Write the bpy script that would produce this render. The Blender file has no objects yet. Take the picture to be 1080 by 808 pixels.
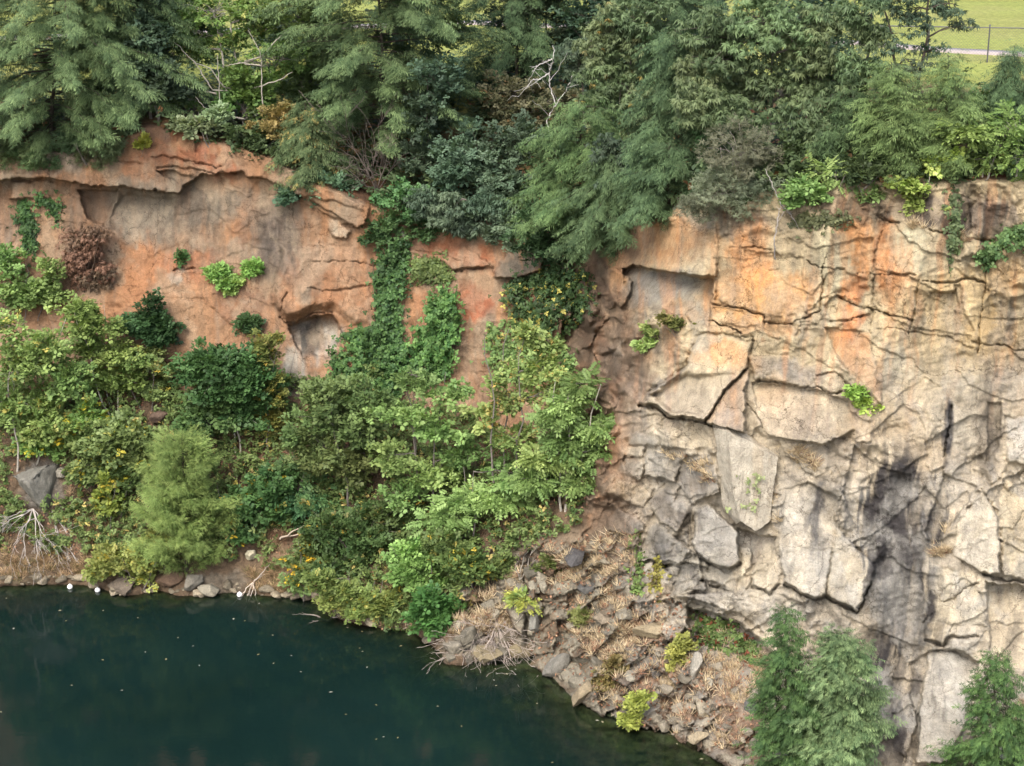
import bpy, math
import numpy as np
from mathutils import Vector

scene = bpy.context.scene
COL = scene.collection
rng = np.random.default_rng(11)

# ------------------------------------------------------------------ camera numbers
F, PITCH, HC = 1900.0, math.radians(18.0), 32.0
CP, SP = math.cos(PITCH), math.sin(PITCH)
CAM = np.array([0.0, 0.0, HC])

def ray(px, py):
    px = np.asarray(px, float); py = np.asarray(py, float)
    r = (px - 540.0) / F; u = (404.0 - py) / F
    return np.stack([r, CP + u * SP, -SP + u * CP], -1)

# ------------------------------------------------------------------ noise
M32 = np.uint64(0xffffffff)
def hash2(xi, yi, seed):
    h = (xi.astype(np.int64) * 374761393 + yi.astype(np.int64) * 668265263 + seed * 144665021).astype(np.uint64) & M32
    h = ((h ^ (h >> np.uint64(13))) * np.uint64(1274126177)) & M32
    h = ((h ^ (h >> np.uint64(15))) * np.uint64(2246822519)) & M32
    return ((h ^ (h >> np.uint64(16))) & M32).astype(np.float64) / 4294967295.0

def vnoise(x, y, seed=0):
    xi = np.floor(x); yi = np.floor(y); fx = x - xi; fy = y - yi
    fx = fx * fx * fx * (fx * (fx * 6 - 15) + 10); fy = fy * fy * fy * (fy * (fy * 6 - 15) + 10)
    a = hash2(xi, yi, seed); b = hash2(xi + 1, yi, seed); c = hash2(xi, yi + 1, seed); d = hash2(xi + 1, yi + 1, seed)
    return (a + (b - a) * fx) * (1 - fy) + (c + (d - c) * fx) * fy

def fbm(x, y, octv=4, seed=0, gain=0.5):
    s = 0.0; amp = 1.0; tot = 0.0
    for o in range(octv):
        s = s + amp * vnoise(x * 2.03 ** o + 17.3 * o, y * 2.03 ** o - 9.1 * o, seed + o); tot += amp; amp *= gain
    return s / tot * 2 - 1

def tnoise(x, y, seed=0):
    # heights joined by flat triangles: crisp planar facets that meet without steps
    s = (x + y) * 0.3660254; X = x + s; Y_ = y + s
    i = np.floor(X); j = np.floor(Y_); fx = X - i; fy = Y_ - j
    a = hash2(i, j, seed); c = hash2(i + 1, j + 1, seed)
    b = np.where(fx > fy, hash2(i + 1, j, seed), hash2(i, j + 1, seed))
    hi = np.maximum(fx, fy); lo = np.minimum(fx, fy)
    return (a * (1 - hi) + b * (hi - lo) + c * lo) * 2 - 1

def chisel(a, b, cell, seed, rot=0.0, asp=1.0):
    c, s = math.cos(rot), math.sin(rot)
    x = (a * c + b * s) / cell; y = (-a * s + b * c) / (cell * asp)
    wx_ = .55 * tnoise(x * .9 + 7, y * .9, seed + 1); wy_ = .55 * tnoise(x * .9, y * .9 + 5, seed + 2)
    return tnoise(x + wx_, y + wy_, seed)

def voronoi(x, y, seed):
    xi = np.floor(x); yi = np.floor(y)
    f1 = np.full(x.shape, 9.0); f2 = np.full(x.shape, 9.0)
    ix = np.zeros(x.shape); iy = np.zeros(x.shape); dx = np.zeros(x.shape); dy = np.zeros(x.shape)
    for j in (-1, 0, 1):
        for i in (-1, 0, 1):
            cx = xi + i; cy = yi + j
            ex = x - (cx + hash2(cx, cy, seed)); ey = y - (cy + hash2(cx, cy, seed + 1))
            d = np.sqrt(ex * ex + ey * ey)
            near = d < f1
            f2 = np.where(near, f1, np.minimum(f2, d))
            ix = np.where(near, cx, ix); iy = np.where(near, cy, iy)
            dx = np.where(near, ex, dx); dy = np.where(near, ey, dy)
            f1 = np.where(near, d, f1)
    return f1, f2, ix, iy, dx, dy

def facets(a, b, cell, seed, rot=0.0, asp=1.0, tilt=1.0):
    c, s = math.cos(rot), math.sin(rot)
    x = (a * c + b * s) / cell; y = (-a * s + b * c) / (cell * asp)
    f1, f2, ix, iy, dx, dy = voronoi(x, y, seed)
    h = .55 * (hash2(ix, iy, seed + 5) - .5) + tilt * ((hash2(ix, iy, seed + 6) - .5) * dx + (hash2(ix, iy, seed + 7) - .5) * dy) * 2
    return h, f2 - f1, hash2(ix, iy, seed + 8)

def sstep(e0, e1, x):
    t = np.clip((x - e0) / (e1 - e0), 0, 1)
    return t * t * (3 - 2 * t)

def lin(c):
    c = np.asarray(c, float) / 255.0
    return np.where(c <= 0.04045, c / 12.92, ((c + 0.055) / 1.055) ** 2.4)

# ------------------------------------------------------------------ terrain chart
SHORE = np.array([(-400, 612), (-100, 616), (0, 618), (20, 619), (45, 616), (68, 617), (97, 618), (113, 625), (133, 630), (150, 628), (160, 623),
    (173, 624), (187, 632), (200, 628), (213, 630), (233, 626), (253, 625), (280, 629), (320, 630), (333, 635), (348, 648), (360, 655), (403, 663), (433, 665),
    (443, 673), (458, 685), (464, 699), (470, 701), (500, 702), (557, 700), (563, 704), (573, 711), (590, 726), (617, 745), (643, 760),
    (670, 768), (707, 775), (719, 785), (756, 801), (770, 812), (800, 828), (860, 850), (950, 858), (1080, 862), (1500, 870)], float)
EDGE = np.array([(-400, 160), (0, 160), (60, 158), (110, 150), (150, 133), (185, 131), (230, 150), (290, 165), (330, 190), (380, 213), (420, 222),
    (480, 230), (560, 238), (640, 238), (700, 225), (760, 206), (830, 197), (900, 192), (960, 189), (1080, 190), (1500, 190)], float)
CTRL = [(-400,160,80.5),(0,160,79.5),(150,132,80),(230,150,79),(290,165,78.2),(380,214,77.2),(480,231,77),(560,238,76),(640,238,72),(700,225,67),(760,206,64),
    (830,197,62.6),(900,192,62),(1080,190,61.5),(1500,190,61),
    (-400,300,78),(-400,420,75.5),(-400,520,72.6),(0,300,77.5),(0,400,75.5),(150,400,75.5),(150,250,78),(300,250,77.5),(300,380,75.5),(400,300,76.5),(400,420,74.5),
    (480,330,75.5),(500,430,73.5),(560,330,74.5),(600,400,71),(600,300,73.5),(640,320,69),(640,450,66.6),(680,330,65),(690,450,62.8),(760,330,62.3),
    (760,500,60.2),(660,520,63.5),(900,330,60.8),(900,500,59),(900,650,57.8),(900,740,57.0),(900,800,55.4),(1080,330,60.3),(1080,500,58.6),(1080,650,57.3),(1080,760,56.4),
    (1080,820,54.6),(1500,330,60),(1500,500,58.3),(1500,650,57),(1500,800,55),
    (0,500,72.8),(150,500,72.8),(300,500,72),(400,520,70.5),(500,520,69),(560,520,67.5),(600,520,66.2),(600,590,64.5),(560,600,65.2),(520,600,66.2),
    (500,640,65.2),(450,600,67.5),(650,600,63),(700,640,61.3),(700,700,59.8),(760,650,59.4),(760,720,58),(800,780,56.3),(820,650,58.5),(640,690,61.3),
    (860,815,54.6),(480,660,64.6),(540,660,64.5),(575,660,64.2)]
def shore_y(z, py):
    d = ray(0, py); return (HC - z) / -d[..., 2] * d[..., 1]
CTRL = np.array(CTRL + [(x, y, float(shore_y(0.0, y))) for x, y in SHORE], float)

def rbf(ctrl, A, B):
    p = ctrl[:, :2] / 100.0
    d = np.linalg.norm(p[:, None] - p[None], axis=-1)
    n = len(p)
    Mx = np.zeros((n + 3, n + 3)); Mx[:n, :n] = d - 0.02 * np.eye(n)
    Mx[:n, n] = 1; Mx[:n, n + 1:] = p; Mx[n, :n] = 1; Mx[n + 1:, :n] = p.T
    w = np.linalg.solve(Mx, np.concatenate([ctrl[:, 2], np.zeros(3)]))
    out = w[n] + w[n + 1] * A / 100 + w[n + 2] * B / 100
    for i in range(n):
        out = out + w[i] * np.sqrt((A / 100 - p[i, 0]) ** 2 + (B / 100 - p[i, 1]) ** 2)
    return out

STEP = 1.08
ca = np.concatenate([np.arange(-330, -24, 5.0), np.arange(-20, 1101, STEP), np.arange(1105, 1420, 5.0)])
cb = np.concatenate([np.arange(-46, -6, 3.0), np.arange(-5, 816, STEP), np.arange(818, 960, 4.0)])
A, B = np.meshgrid(ca, cb)
NR, NC = A.shape
wx = fbm(A / 60, B / 60, 4, 21); wy = fbm(A / 60, B / 60, 4, 31)
wfx = fbm(A / 14, B / 14, 3, 41); wfy = fbm(A / 14, B / 14, 3, 51)
edge = np.interp(ca, EDGE[:, 0], EDGE[:, 1]) + 3.5 * fbm(ca / 23, ca * 0, 3, 61)
shore = np.interp(ca, SHORE[:, 0], SHORE[:, 1]) + 1.6 * fbm(ca / 9, ca * 0, 3, 71)
Bc = np.minimum(np.maximum(B, edge[None]), shore[None])
Y = rbf(CTRL, A, Bc)
# small soft average keeps the control cones from showing
for _ in range(6):
    Yp = np.pad(Y, 4, mode='edge')
    Y = (Yp[4:-4, 4:-4] * 2 + Yp[:-8, 4:-4] + Yp[8:, 4:-4] + Yp[4:-4, :-8] + Yp[4:-4, 8:]) / 6
RIGHT = sstep(610, 690, A + 30 * wx) * sstep(0, 60, (B + A * 0.0))
# fracture weight: strong on the right wall, weak on the left wall, little on the banks
talus = sstep(0, 50, B - np.interp(A, [-400, 0, 200, 300, 400, 470, 520, 560, 600, 640, 690, 730, 800, 840, 1500],
                                    [400, 400, 385, 400, 360, 420, 470, 500, 520, 560, 640, 650, 700, 830, 900]))
BUTT = sstep(455, 480, A + 6 * wx) * sstep(790, 740, A) * sstep(545, 600, B + .35 * (A - 560) * (A < 560)) * (1 - RIGHT * .0)
ROCK = np.clip(0.36 + 0.64 * RIGHT, 0, 1) * (1 - 0.35 * talus)
ROCK = np.maximum(ROCK, .95 * BUTT)
ROCK = np.maximum(ROCK, .6 * sstep(560, 610, A + 20 * wx) * sstep(230, 260, B))
ROCK = np.maximum(ROCK, .5 * sstep(205, 185, B + 4 * wfy) * sstep(420, 380, A))

disp = np.zeros_like(Y)
wa = A + 26 * wx + 5 * wfx; wb = B + 26 * wy + 5 * wfy
f_big, c_big, id_big = facets(wa, wb, 74, 3, 0.35, 1.25, 1.7)
f_mid, c_mid, id_mid = facets(wa, wb, 30, 13, -0.25, 0.75, 2.2)
f_sml, c_sml, id_sml = facets(A + 8 * wfx, B + 8 * wfy, 11.5, 23, 0.5, 0.8, 2.4)
frac_mid = sstep(-0.1, 0.5, fbm(A / 70, B / 70, 3, 81))        # some faces stay broad and smooth
ch1 = chisel(A, B, 95, 401, .3, 1.5); ch2 = chisel(A, B, 44, 411, -.5, 1.3); ch3 = chisel(A, B, 19, 421, .6, .9); ch4 = chisel(A, B, 8.5, 431, 0, 1)
fz = .35 + .65 * frac_mid
disp += ROCK * (0.60 * ch1 + 0.48 * fz * ch2 + .30 * fz * ch3 + .12 * fz * ch4)
disp += ROCK * frac_mid * (.10 * f_mid + .05 * f_sml)
# broken slabs: inside every large joint cell the rock spalls off in ledges with their own dip
def ledges(ids, period, seed, amp):
    an = (hash2((ids * 997).astype(int), np.zeros_like(ids), seed) - .45) * 1.5; ph = hash2((ids * 991).astype(int), np.ones_like(ids), seed) * 7
    x = (B * np.cos(an) + A * np.sin(an)) / period + ph + .5 * chisel(A, B, period * 1.5, seed + 1) + .05 * fbm(A / 7, B / 7, 2, seed + 2)
    fr = x - np.floor(x); lvl = hash2(np.floor(x), (ids * 997).astype(int).astype(float), seed + 3)
    return amp * (.35 + .9 * lvl) * (fr - .5)
low = sstep(400, 470, B)
disp += RIGHT * (.45 + .55 * low) * (ledges(id_big, 44, 451, .30) + frac_mid * ledges(id_mid, 19, 461, .14))
disp += BUTT * (ledges(id_big, 36, 471, .75) + ledges(id_mid, 13, 481, .2))
disp += (1 - RIGHT) * (1 - talus) * ledges(id_big, 38, 491, .06)
disp += BUTT * (.28 * f_mid + .10 * f_sml + .2 * ch3)
disp += (0.10 - .06 * RIGHT) * fbm(A / 30, B / 30, 5, 91)
band = sstep(555, 590, A + 20 * wx) * sstep(690, 640, A) * sstep(270, 300, B) * sstep(560, 520, B)
disp += band * (.5 * ch2 + .55 * ch3 + .28 * ch4 + .25 * f_mid) + 0.035 * fbm(A / 5, B / 5, 3, 95)
# vertical water-worn flutes on both walls
disp += (1 - talus) * 0.06 * fbm(A / 9, B / 60, 4, 97)
# bedding-like thin ledges on the right wall
disp += RIGHT * (1 - talus) * 0.10 * np.abs(fbm(A / 70, (B + 0.25 * A) / 9, 4, 99))
# lumpy soil on the banks
disp += talus * (1 - .8 * BUTT) * (0.22 * fbm(A / 28, B / 20, 4, 101) + 0.10 * np.abs(fbm(A / 9, B / 7, 3, 105)))

def seg_dist(pa, pb, a, b):
    ex, ey = pb[0] - pa[0], pb[1] - pa[1]
    t = np.clip(((a - pa[0]) * ex + (b - pa[1]) * ey) / (ex * ex + ey * ey + 1e-9), 0, 1)
    return np.hypot(a - pa[0] - t * ex, b - pa[1] - t * ey)

def poly_sd(poly, a, b):
    d = np.full(a.shape, 1e9); inside = np.zeros(a.shape, bool)
    n = len(poly)
    for i in range(n):
        p, q = poly[i], poly[(i + 1) % n]
        d = np.minimum(d, seg_dist(p, q, a, b))
        cond = ((p[1] > b) != (q[1] > b)) & (a < (q[0] - p[0]) * (b - p[1]) / (q[1] - p[1] + 1e-9) + p[0])
        inside ^= cond
    return np.where(inside, d, -d)

WA = A + 2.8 * fbm(A / 16, B / 16, 3, 111) + 1.5 * fbm(A / 4, B / 4, 2, 115)
WB = B + 2.8 * fbm(A / 16, B / 16, 3, 121) + 1.5 * fbm(A / 4, B / 4, 2, 125)

def window(poly, m=14):
    p = np.array(poly, float)
    i0, i1 = np.searchsorted(ca, [p[:, 0].min() - m, p[:, 0].max() + m])
    j0, j1 = np.searchsorted(cb, [p[:, 1].min() - m, p[:, 1].max() + m])
    return slice(j0, j1), slice(i0, i1)

color_jobs = []
def block(poly, off, gx=0.0, gy=0.0, crack=0.03, soft=1.3, col=None, cs=0.8, flat=0.5):
    """a jointed block of the wall: stands off by `off` metres, tilted by gx / gy metres per 100 units"""
    w = window(poly)
    a, b = WA[w], WB[w]
    s = poly_sd(poly, a, b)
    k = sstep(-0.6, soft, s)
    p = np.array(poly, float).mean(0)
    hr = np.random.default_rng(int(abs(p[0]) * 13 + abs(p[1])))
    if 0 < off < .6: off *= .42
    gx += .7 * hr.normal() * (off > 0); gy += .6 * hr.normal() * (off > 0)
    disp[w] = disp[w] * (1 - k * flat) + k * (off + gx * (a - p[0]) / 100 + gy * (b - p[1]) / 100) - crack * np.exp(-(s / 1.5) ** 2)
    if col is not None:
        color_jobs.append((w, sstep(-2, 5, s) * cs, col))

def crack(line, depth=0.35, wid=1.5):
    w = window(line)
    a, b = WA[w], WB[w]
    d = np.full(a.shape, 1e9)
    for p, q in zip(line[:-1], line[1:]):
        d = np.minimum(d, seg_dist(p, q, a, b))
    wv = .75 * wid * (.25 + .75 * np.clip(.5 + fbm(a / 13, b / 13, 2, 117), 0, 1))
    disp[w] -= depth * .8 * np.exp(-(d / wv) ** 2)

# ---- right wall
block([(658,282),(670,280),(715,287),(753,294),(752,318),(747,345),(728,343),(724,336),(694,326),(660,326)], -0.75, 0, 2.2, col=(158,150,142), flat=.8)
block([(635,290),(641,278),(668,296),(658,326),(643,313)], 0.55, 0, 0, col=(200,150,98))
block([(655,235),(755,240),(757,293),(715,286),(658,280)], 0.55, 0, 1.0, col=None)
crack([(753,321),(779,325),(806,331),(806,341)], .6, 1.5)
block([(753,323),(806,333),(808,338),(783,346),(751,338)], 0.25, 0, 1.5)
crack([(747,339),(766,345),(783,351)], .7, 2.2)
crack([(809,340),(830,341),(851,337)], .5, 1.8); crack([(783,354),(795,355),(794,362)], .4)
crack([(769,262),(790,261),(813,263)], .35); crack([(800,281),(813,286),(822,284)], .3)
block([(752,252),(786,262),(782,300),(756,316)], .18, .4, 0); block([(788,268),(846,272),(850,330),(808,334),(790,318)], .1, -.3, .2)
crack([(869,271),(866,309),(865,326),(850,339)], .45, 1.6)
crack([(929,243),(922,271),(920,288),(920,326),(918,352)], .35)
crack([(968,296),(965,326),(959,352)], .4, 1.8)
crack([(1041,275),(1038,309),(1035,339),(1031,372)], .4)
crack([(903,288),(920,289),(967,291)], .35); crack([(971,296),(1008,300),(1016,294),(1037,296)], .5, 1.8)
crack([(850,276),(866,283),(890,284)], .35)
block([(880,311),(899,322),(918,327),(916,333),(876,337),(868,322)], .22, 0, .8)
crack([(880,311),(899,322),(920,326),(963,337)], .45, 1.6); crack([(876,339),(897,337),(916,332)], .4)
crack([(982,243),(999,246),(1030,253),(1048,254)], .45, 1.6); crack([(927,231),(948,234)], .45)
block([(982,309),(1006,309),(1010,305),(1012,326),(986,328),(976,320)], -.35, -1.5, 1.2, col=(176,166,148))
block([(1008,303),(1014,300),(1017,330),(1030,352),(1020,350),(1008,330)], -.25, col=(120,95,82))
block([(1022,218),(1035,210),(1071,216),(1080,233),(1050,252),(1025,250)], .55, 0, 0, col=(140,126,120))
block([(870,345),(918,352),(930,430),(905,405),(880,370)], .3, .5, 0, col=(204,134,80))
crack([(1026,360),(1052,364),(1090,372)], .35); crack([(926,345),(985,352),(1026,366)], .25)
block([(735,353),(745,351),(779,357),(794,362),(786,389),(743,444),(705,439),(692,428),(675,427),(681,417),(700,402),(722,389)], .95, 0, 1.1, crack=.2, flat=.8)
block([(684,416),(702,402),(724,392),(752,392),(780,392),(743,442),(706,436)], .12, .4, .5, crack=.02, soft=6, col=(196,178,152), cs=.75)
block([(786,389),(790,391),(786,410),(788,425),(782,458),(745,446),(746,436)], .75, .3, .4, col=(186,144,106), flat=.8)
crack([(786,389),(767,410),(752,430),(744,447)], 1.0, 1.9); crack([(675,428),(692,431),(705,441),(743,447),(782,460)], .9, 2.4)
crack([(788,425),(798,438),(805,451)], .45, 1.5)
block([(787,375),(800,374),(833,376),(856,392),(860,406),(843,407),(815,401),(796,399),(794,390)], .5, 0, .8, col=(165,152,140))
crack([(796,400),(815,402),(843,408),(862,407),(872,414),(888,412)], .5, 1.8)
block([(792,402),(860,410),(892,420),(905,450),(870,470),(810,460),(800,440)], .15, 0, .3, flat=.85)
crack([(862,396),(880,392),(890,402),(905,420)], .3)
block([(664,455),(694,459),(695,469),(662,470)], .45, 0, .8, col=(172,166,158))
block([(662,472),(682,471),(679,482),(659,483)], .42, 0, .8, col=(196,184,160)); block([(651,497),(659,483),(681,487),(677,507)], .38, 0, .6, col=(190,184,172))
block([(682,472),(722,476),(720,491),(711,510),(679,502),(681,487)], .3, .4, .5, col=(168,160,150))
block([(696,452),(740,449),(752,470),(724,476),(697,470)], .3, 0, .6, col=(206,186,150))
block([(722,480),(752,478),(760,520),(730,532),(714,510)], .1, .6, 0, col=(150,142,135))
block([(640,520),(651,507),(692,513),(679,535)], .3, 0, .8, col=(200,174,128))
block([(683,528),(694,518),(724,530),(728,539),(715,560),(696,552)], .3, .3, .4, col=(150,142,136))
block([(638,547),(653,535),(681,552),(679,559),(666,564),(643,560)], .4, 0, .8, col=(134,130,132))
block([(675,581),(683,558),(692,550),(728,581),(719,596),(694,594)], .35, .4, .3, col=(144,142,138))
block([(643,603),(655,592),(690,592),(694,615),(660,622)], .4, 0, .2, col=(128,126,128))
block([(696,598),(719,598),(706,626),(694,622)], .3, col=(170,150,130))
block([(722,594),(738,590),(742,610),(720,632),(704,628)], .3, col=(172,164,148))
block([(730,573),(732,535),(749,533),(779,560),(780,594),(766,599),(739,588)], .65, .3, .8, col=(160,158,158), flat=.8)
crack([(738,590),(766,601),(781,596)], .7, 2)
block([(739,592),(779,597),(777,624),(741,611)], .1, 0, .4, col=(206,184,140))
block([(735,614),(777,626),(765,645),(730,634)], .25, 0, .6, col=(192,176,146)); crack([(737,612),(745,618),(777,626)], .4)
block([(777,556),(798,562),(818,567),(812,590),(790,600),(779,575)], -.55, 0, 1.5, col=(160,148,136))
block([(782,575),(794,579),(790,601),(783,622),(777,623)], .35, col=(216,198,160))
block([(792,601),(809,571),(818,569),(822,613),(813,625),(794,618)], .2, 0, .8, col=(198,182,150)); crack([(794,620),(813,627),(823,614)], .5)
block([(820,567),(828,516),(850,508),(882,524),(882,560),(871,626),(858,630),(826,615)], .4, 0, .3, col=(206,194,172), flat=.85)
block([(882,556),(914,588),(924,599),(918,616),(903,644),(871,626)], .6, .3, .5, col=(214,198,166), flat=.85)
crack([(871,628),(903,646),(919,616)], .6, 2); crack([(826,617),(858,632),(871,628)], .5)
block([(1037,518),(1052,545),(1056,605),(1040,607),(1003,584),(1008,554),(1027,528)], .65, .2, .4, col=(210,198,174), flat=.85)
block([(1054,520),(1100,500),(1100,616),(1058,608)], .35, 0, .4, col=(208,190,152))
block([(978,594),(1027,603),(1037,639),(1042,660),(976,660),(976,626)], .35, 0, .3, col=(208,192,158))
crack([(990,636),(1005,632),(1020,618),(1030,616)], .35); crack([(1037,606),(1063,613),(1100,618)], .7, 2.4)
block([(1040,614),(1100,622),(1100,710),(1045,700)], -.35, 0, .9, col=(206,186,152))
block([(976,655),(1040,662),(1027,672),(999,674),(996,681),(976,673)], .5, 0, .8, col=(212,190,146)); crack([(976,675),(996,682),(1000,674),(1030,673)], .5, 2)
block([(978,689),(1008,687),(1033,700),(1029,721),(1020,764),(999,806),(965,804),(969,764),(974,721)], .5, .2, .2, col=(196,190,178), flat=.85)
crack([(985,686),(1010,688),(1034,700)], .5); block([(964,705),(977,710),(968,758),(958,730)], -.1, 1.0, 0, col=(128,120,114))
block([(928,690),(944,700),(938,740),(926,748),(922,715)], .35, .5, 0, col=(176,170,162))
block([(944,740),(960,728),(968,760),(955,800),(940,790)], .3, .5, 0, col=(150,140,130))
block([(995,500),(1030,512),(1022,528),(1003,552),(985,575),(975,560)], -.3, .4, 0)
block([(900,470),(925,490),(960,500),(958,560),(905,560),(888,520)], -.15, .4, 0)
block([(935,490),(985,505),(1004,560),(985,600),(972,670),(930,660),(920,600),(935,540)], -.3, .3, .0, soft=14, flat=.2)
crack([(1003,430),(999,455),(996,482)], .5, 1.8); block([(1040,425),(1056,425),(1052,470),(1040,490)], -.45)
block([(1058,440),(1100,436),(1100,492),(1062,488)], .3, col=(190,186,178))
block([(724,640),(748,643),(778,656),(801,673),(816,690),(822,740),(790,760),(745,722),(726,680)], -1.0, 0, 1.6, col=(150,128,106), soft=3.0)
block([(712,628),(748,636),(780,648),(806,668),(820,686),(846,694),(850,640),(820,625),(790,622),(760,625)], .45, 0, .4, col=(202,186,158))
block([(660,660),(684,652),(724,660),(716,675),(690,676)], .4, 0, .6, col=(186,168,138))
# ---- left wall: brow, hollows and slabs
block([(-60,90),(-60,197),(0,192),(20,190),(55,188),(75,192),(92,197),(130,198),(190,205),(197,193),(214,184),(255,182),(262,188),(282,189),(330,213),(345,222),(376,243),(388,232),(420,100)], .85, 0, .5, crack=.05, flat=.2)
block([(12,193),(50,190),(75,195),(74,207),(8,210)], .45, 0, .8, col=(176,150,124))
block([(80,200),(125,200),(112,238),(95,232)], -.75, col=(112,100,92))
block([(125,199),(190,206),(185,240),(130,260),(110,232)], -.35, .3, .8, col=(150,134,116), soft=8, cs=.6)
crack([(160,165),(185,168),(215,172),(235,176)], .35, 1.6); crack([(165,177),(200,178),(250,183)], .35, 1.6); crack([(148,172),(120,168)], .25)
block([(165,180),(190,182),(210,186),(196,196),(168,184)], .25, 0, 1.0); block([(205,145),(245,152),(250,165),(205,160)], .35, 0, .8, col=(186,120,82))
block([(150,130),(182,131),(185,152),(158,154)], .35, 0, .6, col=(168,102,72))
block([(345,230),(358,232),(370,245),(366,253),(350,250)], .35, 0, 1.0, col=(214,204,184))
block([(312,208),(325,205),(384,222),(386,236),(372,240),(345,228)], .35, 0, .8, col=(178,146,112))
block([(295,255),(398,262),(396,343),(375,345),(366,339),(351,327),(332,328),(313,337),(304,338),(294,333),(283,318)], .6, 0, 1.3, col=(194,134,92), cs=.5, flat=.3, soft=9)
crack([(330,275),(360,274),(398,280)], .25); crack([(322,303),(355,306),(395,300)], .3)
crack([(296,330),(300,318),(304,308)], .3); crack([(294,335),(304,340),(314,339),(332,331),(351,329)], .5, 2)
block([(304,342),(350,331),(362,350),(356,380),(318,374),(308,356)], -.7, 0, 1.8, col=(190,182,172), flat=.8)
block([(300,372),(318,374),(330,402),(312,404),(298,392)], .3, col=(206,198,182))
block([(120,330),(170,315),(212,316),(248,345),(232,372),(200,386),(165,380),(130,350)], .5, 0, .5, crack=.1, col=(196,146,104), cs=.5, flat=.6)
crack([(182,287),(190,281),(205,283)], .4, 2)
crack([(425,263),(450,266),(485,274)], .4, 1.8); crack([(480,284),(500,284),(518,280)], .4, 1.8)
block([(518,285),(535,265),(575,262),(570,285),(555,293),(522,292)], .7, 0, .9, col=(126,120,112), flat=.7)
block([(440,255),(492,258),(520,282),(480,283),(425,264)], .35, 0, .8, col=(176,108,70))
# ---- block on the shore
block([(467,702),(469,668),(478,655),(520,640),(555,650),(566,690),(557,702)], .25, 0, -.2, crack=.05)
block([(530,590),(542,588),(552,620),(560,650),(548,672),(532,640)], .4, 0, 0, col=(160,150,140)); block([(556,640),(566,630),(570,655),(562,674),(556,670)], .45, col=(170,166,160))
crack([(552,600),(556,640),(555,680)], .6, 2.2)
block([(566,674),(590,690),(612,700),(640,758),(600,735),(566,704)], .25, 0, .4, col=(170,156,136))
block([(585,580),(604,575),(614,590),(608,598),(592,594)], .4, col=(140,136,134)); block([(608,622),(632,618),(634,630),(612,632)], .3, col=(150,140,126))

fade = sstep(-1, 4, B - edge[None]) * sstep(-3, 3, shore[None] - B) + 0.0
d0 = ray(A, B)
t = Y / d0[..., 1] - disp * fade
# plateau: one height profile per column, found along its rays
PE = np.array([CAM + t[int(np.searchsorted(cb, edge[i])), i] * d0[int(np.searchsorted(cb, edge[i])), i] for i in range(NC)])
kern = np.hanning(61); kern /= kern.sum()
PES = np.stack([np.convolve(np.pad(PE[:, k], 30, mode='edge'), kern, 'valid') for k in range(3)], -1)
s = np.concatenate([np.linspace(0, 30, 160), np.linspace(30.3, 400, 600)])
for i in range(NC):
    j = int(np.searchsorted(cb, edge[i]))
    Pe = PE[i]
    ys = Pe[1] + s + (PES[i, 1] - Pe[1]) * sstep(0, 5, s)
    zs = Pe[2] + 0.55 * (1 - np.exp(-s / 1.2)) + (19.0 - Pe[2] - 0.55) * sstep(0, 17, s)
    zs += 0.18 * fbm(ys / 3.1 + ca[i] / 60, ys * 0 + ca[i] / 60, 3, 131) * sstep(0, 2, s) * (1 - sstep(14, 22, s))
    al = np.arctan2(HC - zs, ys); pyv = 404 - F * np.tan(PITCH - al)
    pyv = np.minimum.accumulate(pyv)
    t[:j, i] = np.interp(cb[:j], pyv[::-1], ys[::-1]) / d0[:j, i, 1]
# lake bed
for i in range(NC):
    j = int(np.searchsorted(cb, shore[i]))
    z = -0.03 * (cb[j:] - shore[i]) - 0.02
    z = z + 0.12 * fbm(cb[j:] / 9, cb[j:] * 0 + ca[i] / 14, 3, 141) * sstep(0, 8, cb[j:] - shore[i])
    tt = (HC - z) / -d0[j:, i, 2]
    t[j:, i] = tt
PT = CAM + t[..., None] * d0
gu = np.gradient(PT, axis=1); gv = np.gradient(PT, axis=0)
NRM = np.cross(gu, gv); NRM /= np.linalg.norm(NRM, axis=-1, keepdims=True) + 1e-9
NRM = np.where((NRM * d0).sum(-1, keepdims=True) > 0, -NRM, NRM)

def chart(arr, px, py):
    px = np.asarray(px, float); py = np.asarray(py, float)
    fi = np.interp(px, ca, np.arange(NC)); fj = np.interp(py, cb, np.arange(NR))
    i = np.minimum(fi.astype(int), NC - 2); j = np.minimum(fj.astype(int), NR - 2)
    u = (fi - i)[..., None]; v = (fj - j)[..., None]
    return (arr[j, i] * (1 - u) + arr[j, i + 1] * u) * (1 - v) + (arr[j + 1, i] * (1 - u) + arr[j + 1, i + 1] * u) * v
def at(px, py): return chart(PT, px, py)
def nrm(px, py): return chart(NRM, px, py)

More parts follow.
